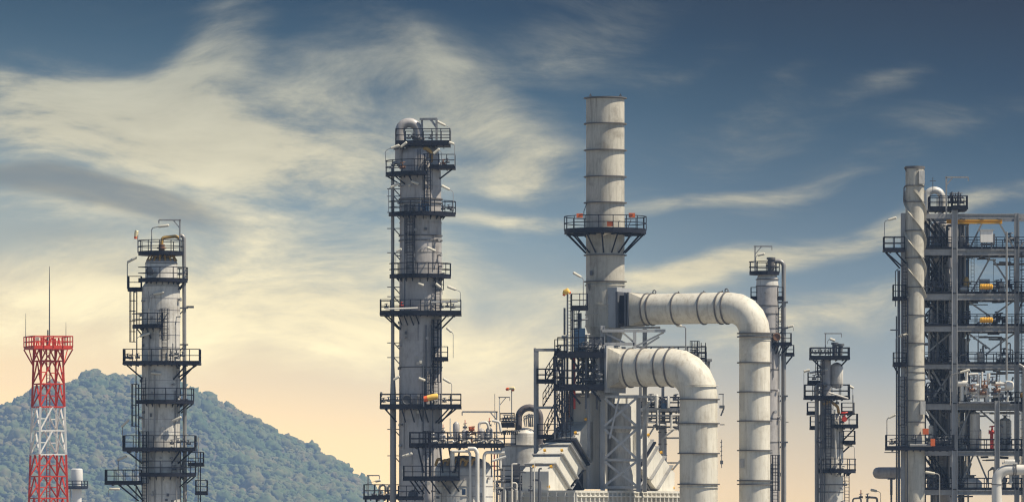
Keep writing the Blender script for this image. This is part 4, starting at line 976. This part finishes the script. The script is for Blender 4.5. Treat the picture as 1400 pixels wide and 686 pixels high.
t.part('valves', m_, 'pipe_grey'); t.part('standpipe', MB().tube(rpath([(673, 575, -30), (683, 577, -30), (685, 590, -30)], 4), 1.8, 8).tube([(616, 594, -30), (616, 572, -30)], 1.0, 6).tube([(683, 545, -20), (683, 575, -20)], .5, 6), 'pipe_white')

# ================================================================== big domed vessel between drum and access tower
t = Thing('domed_vessel', 'broad pale vessel with domed top and a dark arching pipe, left of the access tower', 'vessel', 455, 716)
t.part('shell', MB().lathe(714, [(608, 29.5), (t.v, 30)], 0, 48), 'cladding_light')
t.part('neck', MB().lathe(716, [(592, 17.5), (608, 18)], 0, 40), 'cladding_light')
t.part('head', MB().lathe(716, [(584, .5), (585, 8), (588, 14), (592, 17.5)], 0, 40), 'cladding_light')
rings(t, 714, (609, 636.5, 655), 29.6, hgt=1.5, over=1.2)
t.part('arch_pipe', MB().tube(rpath([(709, 592, -6), (709, 557, -6), (738, 557, -6), (739, 640, -6), (739, 700, -6)], 14.4, 10), 4.8, 18), 'purple_pipe')
m_ = MB()
for k in range(7):
    a = R(190 + k * 28); m_.tube([(723.5 + 14.5 * math.cos(a) * .98, 571 + 14.5 * math.sin(a) - .0, -11.5), (723.5 + 14.5 * math.cos(a) * 1.02, 571 + 14.5 * math.sin(a) - .4, -11.5)], 1.2, 6)
t.part('pipe_clamps', m_, 'rust_steel')
rect_platform(t, 683, 704, -30, 10, 580, 'lfrb', h=15, th=4)
m_ = MB()
for k in range(9): m_.tube(rpath([(686 + k * 2.6, 594, -18), (687 + k * 2.6, 586 - k % 3 * 2, -20), (690 + k * 2.6, 590, -20)], 2, 3), 1.0, 6); valve(m_, 688 + k * 1.9, 576 - k % 2 * 4, -20, .8)
t.part('small_piping', m_, 'dark_grey')
m_ = MB()
for k in range(10): m_.tube(rpath([(718 + k % 5 * 2.4, 583, -14 + k), (716 + k % 5 * 3, 574 - k, -14), (722 + k % 4 * 3, 568 - k % 3, -14), (724 + k % 4 * 2, 583, -12)], 2, 3), .8, 6)
t.part('spray_pipes', m_, 'pipe_grey')
rect_platform(t, 675, 739, -110, -34, 668, 'lfb', h=17, th=3)
m_ = MB(); railing(t, [(676, -112), (739, -112)], 659, t.root, h=16)
t.part('mesh_screen', MB().box(701, 711, 634, 652, -60, -58), 'dark_grey')
davit(t, 683, 580, -16, 543, 697, r=.8); t.part('antenna', MB().tube([(676.5, 580, -10), (676.5, 538, -10)], .4, 6), 'dark_grey')
windsock(699.5, 580, -24, 455, 533, [([(-4, -1, 0), (-2, -2, 0), (3, -2.5, 0), (4, 0, 0)], [1.5, 2.2, 2.3, 1.4], 'sock_cream'), ([(-8, 0, 0), (-6, -1, 0), (-4, -1, 0)], [1.3, 2.2, 2.3], 'sock_orange'), ([(0, 1, 0), (3.6, .6, 0)], [1.2, 1.2], 'sock_orange')],
         'pale windsock with orange tips on a thin pole above the domed vessel')

# ---- bits at the lower left of the tall column
t = Thing('valve_platform', 'dark platform corner with two handwheel loops and a davit by the hill edge', 'platform', 450, 525, 0)
rect_platform(t, 497, 556, -20, 20, 679, 'lfb', h=17)
for u in (500, 515, 530, 552): t.part('post', MB().bar((u, 682, 0), (u, t.v, 0), 1.5), 'dark_steel')
davit(t, 503.5, 679, -10, 649.5, 519, r=.9, brace=False); floodlight(t, 501, 672, -10, 660, 20, 4, r=.35, head=8)
for u in (524, 536): t.part('pipe_loop', MB().tube(rpath([(u - 5, 682, -8), (u - 5, 663, -8), (u + 4, 662, -8), (u + 4, 672, -8)], 4.2, 6), 1.7, 10), 'pipe_grey')
m_ = MB()
for u in (512, 521, 532, 541): valve(m_, u, 676, -12, 1.1)
t.part('valves', m_, 'dark_grey'); m_ = MB()
for k in range(5): m_.tube(rpath([(518 + k * 7, 684, -10), (519 + k * 7, 676, -10), (524 + k * 7, 677, -10)], 2, 3), 1.4, 8)
t.part('lagged_pipe', m_, 'pipe_white'); t.part('red_valve', MB().torus((539, 669, -14), (0.2, 0, 1), 2.6, .6, 14, 5), 'red_paint')

# ---- bits between the small column and the right-hand tower
t = Thing('pump_piping', 'two small looped pipes with red handles at the bottom edge left of the right tower', 'pipework', 450, 1182, 0)
m_ = MB().tube(rpath([(1166, 700, 0), (1166, 681, 0), (1177, 680, 0), (1178, 700, 0)], 3), 1.2, 8).tube(rpath([(1185, 700, 0), (1186, 679, 0), (1199, 680, 0), (1200, 700, 0)], 3), 1.5, 8)
t.part('pipe_loops', m_, 'pipe_grey'); m_ = MB(); valve(m_, 1177, 679, 0, .8); valve(m_, 1186, 679, 0, .8); t.part('valves', m_, 'dark_grey')
t.part('red_handle', MB().tube([(1177, 676, 0), (1177, 669, 0)], .7, 6), 'red_paint')
t.part('supports', MB().bar((1172, 700, 0), (1172, t.v, 0), 2).bar((1193, 700, 0), (1193, t.v, 0), 2).box(1160, 1206, 698, 702, -10, 10), 'frame_steel')
floodlight(t, 1204, 700, 0, 672, -14, 3, r=.4, head=9)

# ---- small-bore lines round the foot of the drum and the heater
t = Thing('instrument_rack', 'tangle of thin pipes, posts and little valves between the drum and the heater', 'pipework', 430, 690, -60)
rz_ = random.Random(33); m_ = MB(); l_ = MB(); v_ = MB()
for k in range(26):
    u = rz_.uniform(655, 745); top = rz_.uniform(632, 676); w = rz_.uniform(-70, -30)
    (l_ if k % 3 == 0 else m_).tube(rpath([(u, 720, w), (u, top, w), (u + rz_.uniform(-16, 16), top + rz_.uniform(-1, 1), w)], 2.5, 4), rz_.uniform(.5, 1.3), 8)
for k in range(10): valve(v_, rz_.uniform(658, 742), rz_.uniform(655, 682), -66, rz_.uniform(.7, 1.2))
t.part('riser_pipe', m_, 'dark_grey'); t.part('lagged_pipe', l_, 'pipe_white'); t.part('valves', v_, 'dark_grey')
for u in (660, 689, 727): t.part('post', MB().bar((u, 640, -60), (u, t.v, -60), 1.0), 'frame_steel')
t.part('beam', MB().box(655, 745, 700, 704, -72, -30), 'frame_steel')

# ================================================================== right-hand strake stack
t = Thing('strake_stack', 'white stack wrapped in spiral strakes at the left of the steel tower', 'chimney', 445, 1248.5, -30)
W0 = -30
t.part('shell', MB().lathe(1248.5, [(230, 12.6), (500, 12.9), (510, 13.4), (548, 13.4), (t.v, 13.6)], W0, 40), 'stack_paint')
t.part('mouth', MB().lathe(1248.5, [(236, 11.5), (229.5, 11.5), (229.5, 13.6), (233, 13.6)], W0, 32), 'ring_steel')
rings(t, 1248.5, (256, 278, 317, 354, 394, 432, 470, 501, 510, 519.6, 548, 577), 12.9, W0, 1.3, 1.2)
for k in range(3):
    m_ = MB(); n = 90; A = []; pts = []
    for i in range(n + 1):
        f = i / n; v = 262 + 146 * f; a = R(120 * k + 360 * 1.25 * f + 20); pts.append((1248.5 + 12.4 * math.cos(a), v, W0 + 12.4 * math.sin(a), 1248.5 + 16.2 * math.cos(a), W0 + 16.2 * math.sin(a)))
    vs = []; fs = []
    for i, (a, v, b_, c_, d_) in enumerate(pts): vs += [(a, v - .4, b_), (c_, v - .4, d_), (c_, v + .4, d_), (a, v + .4, b_)]
    for i in range(n):
        for j in range(4): fs.append((4 * i + j, 4 * i + (j + 1) % 4, 4 * i + 4 + (j + 1) % 4, 4 * i + 4 + j))
    m_.add(vs, fs); t.part('strake', m_, 'stack_paint')
t.part('access_door', MB().box(1253, 1261, 236, 254, W0 - 14, W0 - 8), 'cladding_light')
t.part('handle_loop', MB().tube(rpath([(1239, 255, W0 - 4), (1233.5, 258, W0 - 4), (1233.5, 275, W0 - 4), (1238, 279, W0 - 4)], 3), .9, 8), 'ring_steel'); t.part('top_hook', MB().tube([(1234, 231, W0 - 4), (1237, 237, W0 - 4), (1238, 238, W0 - 4)], .9, 6), 'ring_steel')
t.part('guide_column', MB().box(1229.5, 1235.5, 293, 1000, W0 - 3, W0 + 3), 'frame_steel')
m_ = MB().tube([(1226.5, 371, W0 - 2), (1226.5, 720, W0 - 2)], 1.9, 10).tube(rpath([(1222, 420, W0 - 2), (1222, 372, W0 - 2), (1226, 369, W0 - 2)], 3), .7, 6).tube([(1238, 400, W0 - 8), (1238, 700, W0 - 8)], 1.1, 8).tube([(1223.5, 433, W0), (1223.5, 700, W0)], 1.0, 6)
t.part('riser_pipe', m_, 'dark_grey')
rect_platform(t, 1205, 1234, W0 - 20, W0 + 6, 343, 'lfb', h=17, braces=(((1208, 347, W0 - 10), (1228, 368, W0 - 2)), ((1222, 347, W0 - 14), (1236, 362, W0 - 8)), ((1208, 347, W0 - 18), (1230, 366, W0 - 12))))
rect_platform(t, 1218, 1236, W0 - 12, W0 + 6, 409, 'lf', h=18); rect_platform(t, 1218.5, 1237, W0 - 14, W0 + 6, 498, 'lf', h=15, th=4, braces=(((1220, 502, W0 - 8), (1226, 512, W0)),))
rect_platform(t, 1208, 1301, W0 - 24, W0 + 4, 612, 'lfr', h=17, th=3.6)
t.part('side_arm', MB().bar((1215, 452, W0 - 2), (1228, 452, W0 - 2), .9).bar((1206, 618.5, W0 - 16), (1226, 618.5, W0 - 16), .7), 'dark_grey')
ladder(t, 1234, W0 - 16, 360, 498, -110, 6, False); ladder(t, 1231, W0 - 18, 516, 612, -110, 6, True)
floodlight(t, 1206, 343, W0 - 18, 305, 16, 5, r=.5, head=12); floodlight(t, 1222, 498, W0 - 10, 462, 16, 4, r=.5, head=12); floodlight(t, 1209, 612, W0 - 22, 573, 12, 6, r=.6, head=11)
t.part('warning_light', MB().box(1258, 1266, 586, 594, W0 - 18, W0 - 12), 'orange_paint'); t.part('warning_light', MB().box(1268, 1274, 600, 610, W0 - 28, W0 - 22), 'orange_paint')
t.part('access_door', MB().box(1255, 1262, 549, 567, W0 - 16, W0 - 9), 'cladding_light'); t.part('lagged_pipe', MB().tube([(1240, 609, W0 - 22), (1270, 609, W0 - 22)], 2.4, 10), 'pipe_grey')
m_ = MB()
for u, v in ((1216, 606), (1222, 605), (1246, 600), (1280, 604), (1288, 603)): valve(m_, u, v, W0 - 18, 1.0)
t.part('valves', m_, 'dark_grey')

t = Thing('horizontal_pipe', 'fat grey capped pipe lying level behind the strake stack near the bottom', 'pipe', 450, 1200, 10, 646)
t.part('pipe', MB().tube([(1193.5, 646, 6), (1195, 646, 6), (1198, 646, 6), (1203, 646, 6), (1306, 646, 6)], [1, 5, 7.4, 8, 8], 24), 'cladding')
t.part('support', MB().tube([(1219, 653, 6), (1219, 676, 6)], 1.8, 10).box(1214, 1224, 653, 655, 2, 10).bar((1219, 676, 6), (1219, 700, 6), 1.4), 'dark_grey')

# ================================================================== right-hand steel process tower
t = Thing('process_tower', 'tall open grey steel tower of stacked floors at the right edge', 'steel frame', 447, 1345, 0)
def hcol(u, w, v0, v1, b=3.6, m='frame_steel'):
    t.part('column', MB().box(u - b, u - b + 1.2, v0, v1, w - b, w + b).box(u + b - 1.2, u + b, v0, v1, w - b, w + b).box(u - b + 1.2, u + b - 1.2, v0, v1, w - .8, w + .8), m)
hcol(1304, -12, 288, t.v, 3.9, 'grey_paint'); hcol(1389, -12, 292, t.v, 3.2); hcol(1396, 62, 292, t.v, 3.2, 'dark_grey'); hcol(1320, 62, 300, t.v, 3.4, 'dark_grey'); hcol(1266, 62, 293, t.v, 3.0, 'dark_grey'); hcol(1360.5, -30, 548, t.v, 3.4)
hcol(1425, -12, 292, t.v, 3.2)
FL = [(293, 6.5), (341, 8.5), (402, 8.5), (446, 7.5), (498, 6.5), (552, 8), (616, 6.5), (669, 7)]
for i, (v, th) in enumerate(FL):
    fb = MB().box(1262, 1300, v, v + th, -13, -10).box(1308, 1386, v, v + th * .22, -15, -9).box(1308, 1386, v + th * .22, v + th * .78, -12.6, -11.4).box(1308, 1386, v + th * .78, v + th, -15, -9)
    fb.box(1392.5, 1440, v, v + th, -13, -10).box(1262, 1440, v + .5, v + th, 60, 64)
    for u in (1265, 1320, 1345, 1370, 1396): fb.box(u - 1.2, u + 1.2, v + 1, v + th - 1, -9, 60)
    fl = t.part('floor', fb, 'frame_steel')
    if i:
        t.part('grating', MB().box(1262, 1440, v - 1.2, v - .1, -14, 64), 'dark_steel', fl)
        railing(t, [(1262, -15), (1300, -15)], v - 1, fl, h=15); railing(t, [(1308, -15), (1440, -15)], v - 1, fl, h=15); railing(t, [(1262, 62), (1440, 62)], v - 1, fl, h=15)
        m_ = MB()
        for u in range(1310, 1386, 11): m_.box(u - .6, u + .6, v + th * .22, v + th * .78, -13.8, -12.6)
        t.part('web_stiffeners', m_, 'frame_steel', fl)
t.part('crane_beam', MB().box(1294, 1370, 300.5, 302, -4, 2).box(1294, 1370, 302, 304.6, -1.6, -.4).box(1294, 1370, 304.6, 306, -4, 2), 'yellow_paint')
BR = [((1343, 305), (1326, 340)), ((1366, 303), (1386, 338)), ((1353, 354), (1328, 400)), ((1358, 354), (1386, 398)), ((1325, 412), (1354, 432)), ((1386, 411), (1358, 431)), ((1354, 432), (1330, 446)),
      ((1324, 455), (1354, 477)), ((1388, 455), (1354, 479)), ((1354, 479), (1348, 486)), ((1328, 556), (1310, 600)), ((1338, 558), (1360, 578)), ((1331, 622), (1314, 662)), ((1336, 622), (1352, 660)), ((1300, 510), (1275, 545)), ((1275, 505), (1300, 552)), ((1268, 560), (1300, 600)), ((1300, 455), (1270, 480)), ((1392, 346), (1400, 330)), ((1399, 410), (1392, 428)), ((1386, 515), (1378, 535))]
for (p, q_) in BR: t.part('brace', MB().bar((p[0], p[1], 6), (q_[0], q_[1], 6), 1.25), 'frame_steel')
t.part('brace', MB().box(1352, 1354, 344, 356, 4, 8).box(1350, 1362, 354, 356, 3, 9), 'frame_steel')
for a, b_ in (((1264, 350), (1294, 400)), ((1264, 408), (1296, 445)), ((1264, 452), (1296, 497)), ((1264, 504), (1298, 551)), ((1264, 562), (1298, 615)), ((1270, 376), (1262, 400)), ((1264, 622), (1296, 668)), ((1264, 300), (1296, 341))):
    if abs(a[0] - b_[0]) > 10: stair(t, a, b_, 10, 26)
for a, b_ in (((1298, 410), (1268, 446)), ((1298, 506), (1268, 551)), ((1298, 352), (1270, 400))): stair(t, a, b_, 34, 48)
ladder(t, 1383, -6, 346, 402, -90, 6, False); ladder(t, 1399, -16, 346, 700, -90, 7, True)
t.part('hanging_pole', MB().tube([(1374, 318, -24), (1374, 520, -24)], 1.5, 10), 'pipe_grey'); t.part('hanging_pole', MB().tube(rpath([(1396.5, 720, -36), (1396.5, 503, -36), (1390, 499, -34)], 4), 2.1, 10), 'pipe_grey')
t.part('hoist_wire', MB().tube([(1358.5, 356, 4), (1358.5, 392, 4)], .3, 5).tube([(1338, 448, 2), (1338, 480, 2)], .3, 5), 'dark_grey')
floodlight(t, 1297.5, 554, -24, 513, 26, 7, r=.9, head=14, m='pipe_grey'); floodlight(t, 1281, 700, -44, 648, -20, 3, r=.9, head=14, m='pipe_grey')
davit(t, 1293, 300, -10, 243, 1323, r=1.2); t.part('antenna', MB().tube([(1276, 262, 8), (1276, 242, 8)], .5, 6).bar((1272, 247, 8), (1280, 247, 8), .5), 'dark_grey')
rect_platform(t, 1271, 1322, 0, 40, 284, 'lfb', h=16, th=4)
rect_platform(t, 1300, 1322, -20, 4, 284, 'lfr', h=15, th=3)
# furniture of clutter on each floor: pipe spools, valves, small supports
rn = random.Random(21)
for i, (v, th) in enumerate(FL[1:], 1):
    dk, lt, vv, bxs = MB(), MB(), MB(), MB(); lo = FL[i - 1][0] + FL[i - 1][1]
    for k in range(8):
        u = rn.uniform(1264, 1299); b0 = v - 2; hgt = rn.uniform(8, (b0 - lo) * .9); w = rn.uniform(6, 50)
        (lt if k % 4 == 0 else dk).tube(rpath([(u, b0, w), (u, b0 - hgt, w), (u + rn.uniform(-12, 12), b0 - hgt, w + rn.uniform(0, 6))], 2.5, 4), rn.uniform(.8, 2.2), 8)
    for k in range(7):
        u = rn.choice((1309, 1312, 1316, 1320, 1325)) + rn.uniform(-1.5, 1.5); w = rn.uniform(4, 40)
        (lt if k % 3 == 0 else dk).tube([(u, v - 1, w), (u, lo + rn.uniform(0, 12), w)], rn.uniform(.8, 1.9), 8)
    for k in range(10): valve(vv, rn.choice((rn.uniform(1266, 1298), rn.uniform(1310, 1324), rn.uniform(1362, 1384))), v - rn.uniform(4, 16), rn.uniform(0, 40), rn.uniform(.9, 1.5))
    for k in range(4):
        u = rn.uniform(1266, 1380); dk.tube([(u, v + th + 2, 20), (u + rn.uniform(6, 22), v + th + 2 + rn.uniform(-1, 1), 22)], rn.uniform(.9, 1.8), 8)
    for k in range(4):
        u = rn.uniform(1264, 1294); bxs.box(u, u + rn.uniform(3, 8), v - rn.uniform(6, 13), v - 1.5, 40, 50)
    t.part('dark_piping', dk, 'dark_grey'); t.part('steel_boxes', bxs, 'dark_grey'); t.part('light_piping', lt, 'pipe_grey'); t.part('valves', vv, 'dark_grey')

lg_, dk2, tr = MB(), MB(), MB(); rk = random.Random(5)
for k in range(44):
    u = rk.uniform(1264, 1300) if k % 5 < 3 else rk.uniform(1309, 1327); v0 = rk.uniform(300, 600); v1 = v0 + rk.uniform(50, 200); w = rk.uniform(-8, 48)
    pts = [(u, v1, w), (u, v0, w), (u + rk.uniform(-14, 14), v0 + rk.uniform(-1, 1), w + rk.uniform(-3, 3))]
    (lg_ if k % 2 else dk2).tube(rpath(pts, 3, 4), rk.choice((.7, .9, 1.2, 1.6, 2.2)), 8)
for k in range(22):
    u = rk.uniform(1312, 1380); v = rk.choice((352, 413, 455, 507, 562, 625)) + rk.uniform(0, 9); lg_.tube([(u, v, 20 + k), (u + rk.uniform(12, 45), v + rk.uniform(-.5, .5), 20 + k)], rk.uniform(.6, 1.5), 8)
for k in range(20):
    u = rk.uniform(1312, 1386); b0 = rk.choice((497, 551, 615, 668)); lg_.tube(rpath([(u, b0, 8), (u, b0 - rk.uniform(14, 40), 8), (u + rk.uniform(-12, 12), b0 - rk.uniform(14, 40), 10)], 2, 4), rk.uniform(.7, 1.9), 8)
t.part('light_piping', lg_, 'pipe_grey'); t.part('dark_piping', dk2, 'dark_grey')
for u, v0, v1 in ((1331, 345, 402), (1366, 505, 552), (1380, 560, 616), (1312, 560, 668)):
    c_ = MB().box(u - 2.4, u - 1.8, v0, v1, 14, 16).box(u + 1.8, u + 2.4, v0, v1, 14, 16)
    for v in np.arange(v0 + 3, v1, 5): c_.box(u - 1.8, u + 1.8, v, v + .6, 14.6, 15.4)
    t.part('cable_ladder', c_, 'pipe_grey')

t = Thing('process_column', 'grey column inside the steel tower with a white gooseneck pipe above the top beam', 'column', 450, 1289, 30, group='clad process columns')
t.part('shell', MB().lathe(1289, [(300, 8), (306, 14), (480, 14.5), (t.v, 14.5)], 30, 32), 'cladding')
t.part('head', MB().lathe(1289, [(288, 4), (300, 8)], 30, 24), 'cladding')
t.part('gooseneck', MB().tube(rpath([(1268.5, 420, 20), (1268.5, 259, 20), (1289.5, 259, 20), (1289.5, 292, 26)], 10, 8), 5.0, 16), 'cladding_light'); rings(t, 1289, (330, 365, 420, 440), 14, 30, 1.2, 1)
m_ = MB()
for k in range(10): valve(m_, 1300 + k % 5 * 3.6, 276 - k // 5 * 7, 4 + k, 1.0)
m_.tube([(1302, 284, 6), (1302, 262, 6)], 1.4, 8).tube([(1311, 284, 4), (1311, 262, 4)], 1.2, 8); t.part('valves', m_, 'dark_grey')
t = Thing('control_cabinet', 'white box cabinet on legs on the highest floor of the right tower', 'cabinet', 446, 1348.5, -2, 340)
t.part('body', MB().box(1340, 1357, 315.5, 331.5, -8, 4), 'mast_white'); t.part('hood', MB().box(1339, 1358.5, 313.8, 315.4, -9, 5), 'grey_paint'); t.part('leg_frame', MB().box(1341, 1343, 331.6, 340, -6, -4).box(1354, 1356, 331.6, 340, -6, -4).box(1357.1, 1360, 320, 334, -6, 2).box(1340, 1357, 333, 335, -7, -5), 'dark_grey')
t = Thing('louvred_crate', 'grey open topped box behind the upper yellow motor in the right tower', 'box', 447, 1347, 12, 401)
m_ = MB().box(1340, 1354, 381, 400.5, 10, 18)
t.part('body', m_, 'grey_paint')
for v, lab in ((392, 'upper bright yellow motor standing on a floor of the right tower'), (437.5, 'lower bright yellow motor standing on a floor of the right tower')):
    t = Thing('yellow_motor', lab, 'motor', 446, 1348, -4, v + 9)
    t.part('body', MB().tube([(1339, v, -4), (1340, v, -4), (1356, v, -4), (1357, v, -4)], [2.4, 3.6, 3.6, 2.4], 16), 'yellow_paint'); t.root['group'] = 'yellow motors on the tower floors'; t.part('drive', MB().tube([(1356, v, -4), (1361, v, -4)], 2.0, 10), 'dark_grey')
    m_ = MB()
    for k in range(7): m_.tube([(1341.5 + k * 2.2, v, -4), (1342.2 + k * 2.2, v, -4)], 4.2, 14)
    t.part('cooling_fins', m_, 'yellow_paint'); t.part('stands', MB().box(1342, 1344, v + 3, v + 8.8, -6, -2).box(1352, 1354, v + 3, v + 8.8, -6, -2), 'dark_grey')
for (u, v0, v1, r, w, mt, lab) in ((1370, 384, 400, 4.5, 12, 'pipe_white', 'stubby white filter pot right of the upper yellow motor'), (1316, 322, 340, 3.5, 8, 'pipe_grey', 'grey pot at the top floor by the main tower column'), (1341, 480, 497, 3.6, 2, 'cladding_light', 'pale pot with two wires above the exchanger bank'),
                                   (1333, 562, 615, 7.0, 4, 'cladding_light', 'slim pale upright vessel low in the right tower by a red column'), (1318, 574, 615, 4.5, 14, 'cladding_light', 'narrower pale upright vessel left of the slim one in the right tower'), (1330, 652, 668.5, 13, 6, 'pipe_white', 'wide white tank behind the lowest railing of the right tower'), (1376, 570, 615, 9, 24, 'cladding_light', 'broad pale upright vessel behind the right pole of the tower'), (1274, 580, 615, 3.6, 12, 'cladding_light', 'thin pale vessel behind the warning lights of the strake stack')):
    t = Thing('vertical_vessel', lab, 'vessel', 447, u, w, v1)
    t.part('body', MB().lathe(u, [(v0, .5), (v0 + r * .15, r * .6), (v0 + r * .5, r), (v1 - 1, r), (v1, r * .9)], w, 24), mt); t.part('nozzle', MB().tube([(u, v0 + 1, w), (u, v0 - 3, w)], r * .22, 8).band(u, v0 - 3.4, v0 - 2.2, r * .4, r * .1, w, 12), 'ring_steel')
    rings(t, u, [v0 + (v1 - v0) * .5], r, w, 1.0, .5, 'cladding')
t = Thing('red_column', 'red painted valve column beside the slim vessel low in the right tower', 'valve', 446, 1357, 10, 615)
t.part('body', MB().box(1354.5, 1359, 588, 615, 8, 12), 'red_paint'); m_ = MB(); valve(m_, 1357, 590, 6, 1.4); t.part('valve', m_, 'red_paint')
t = Thing('blue_column', 'dark blue standing pipe by the main tower column, orange pot at its foot', 'pipe', 447, 1321, 16, 401)
t.part('pipe', MB().tube([(1322, 401, 16), (1322, 354, 16)], 3.0, 12), 'blue_paint'); t.part('orange_pot', MB().lathe(1322, [(378, 2), (383, 4.4), (391, 4.4), (396, 3.2)], 10, 14), 'ochre_lagging')
t = Thing('lagged_drum', 'cream bulb drum beside the dark blue pipe in the right tower', 'vessel', 447, 1318, 2, 401)
t.part('body', MB().tube([(1312, 395, 2), (1314, 395, 2), (1322, 395, 2), (1324, 395, 2)], [1.5, 4, 4, 1.5], 16), 'pipe_white'); t.part('stand', MB().box(1316, 1320, 398, 401, 0, 4), 'dark_grey')
t = Thing('dark_duct', 'dark square duct running down behind the main tower column', 'duct', 447, 1316, 30, 446)
t.part('casing', MB().box(1309, 1325, 411, 445, 22, 40), 'dark_grey'); t.part('side_box', MB().box(1320, 1328, 424, 432, 12, 20), 'mast_white')
# bank of exchangers
t = Thing('exchanger_bank', 'bank of white lagged pipes and exchangers on a middle floor of the right tower', 'pipework', 446, 1345, -6, 551)
for p, q_, r in (((1309, 524, -6), (1322, 524, -6), 4.2), ((1318, 536, -4), (1352, 536, -4), 3.6), ((1320, 527, -8), (1338, 527, -8), 2.4), ((1355, 524.5, -6), (1378, 524.5, -6), 2.6), ((1355, 532, -6), (1376, 532, -6), 2.4), ((1320, 541, -6), (1346, 541, -6), 2.2), ((1358, 541, -4), (1372, 541, -4), 2.6)):
    t.part('exchanger', MB().tube([p, q_], r, 14), 'pipe_white')
t.part('end_drum', MB().tube([(1373, 527, -8), (1375, 527, -8), (1383, 527, -8), (1385, 527, -8)], [4, 6.4, 6.4, 4], 20), 'pipe_white')
for pts, r in (([(1321, 508, -6), (1321, 538, -6)], 2.0), ([(1337, 512, -6), (1337, 548, -6)], 2.2), ([(1342, 508, -8), (1342, 530, -8), (1350, 530, -8)], 1.5), ([(1351, 510, -6), (1351, 526, -6)], 2.4), ([(1324, 512, -6), (1337, 511, -6)], 1.8), ([(1315, 525, -6), (1315, 548, -6)], 2.6), ([(1349, 530, -6), (1349, 549, -6)], 3.2), ([(1366, 520, -6), (1366, 548, -6)], 1.6), ([(1377, 536, -6), (1377, 550, -6)], 1.2)):
    t.part('lagged_pipe', MB().tube(rpath(pts, 3) if len(pts) > 2 else pts, r, 12), 'pipe_white')
m_ = MB()
for u, v in ((1345, 528), (1328, 533), (1343, 537), (1362, 534)): valve(m_, u, v, -12, 1.3)
t.part('rusty_valves', m_, 'rust_steel'); m_ = MB()
for u, v in ((1356, 522), (1331, 520), (1358, 538), (1325, 545), (1370, 545)): valve(m_, u, v, -11, 1.2)
t.part('valves', m_, 'dark_grey'); t.part('skid', MB().box(1310, 1380, 549, 551, -12, 4), 'frame_steel')
# big pipe elbow in front
t = Thing('elbow_pipe', 'fat white elbow pipe in the bottom right corner before the tower', 'pipe', 438, 1357, -50)
t.part('pipe', MB().tube(rpath([(1358.5, t.v, -50), (1358.5, 642, -50), (1440, 642, -50)], 16, 8), 7.0, 24), 'pipe_white')
rings(t, 1358.5, (662, 690), 6.9, -50, 1.0, .8)
for u in (1381, 1384): t.part('flange', MB().tube([(u - .6, 642, -50), (u + .6, 642, -50)], 8.4, 20), 'ring_steel')
t.part('drain_stub', MB().tube([(1377, 648, -50), (1377, 662, -50)], 1.8, 10).band(1377, 658, 660, 3.4, 1.5, -50, 14), 'cladding_light'); t.part('saddle', MB().box(1366, 1386, 632, 634.5, -56, -44).tube([(1369, 631, -50), (1383, 631, -50)], 3.0, 12), 'cladding_light')
t = Thing('yellow_drum', 'small yellow drum behind the rightmost pole near the exchanger bank', 'drum', 446, 1400, 0, 551)
t.part('body', MB().tube([(1395, 540, 0), (1396, 540, 0), (1408, 540, 0), (1409, 540, 0)], [2, 3.6, 3.6, 2], 14), 'yellow_paint'); t.part('stand', MB().box(1397, 1407, 543, 551, -2, 2), 'dark_grey')
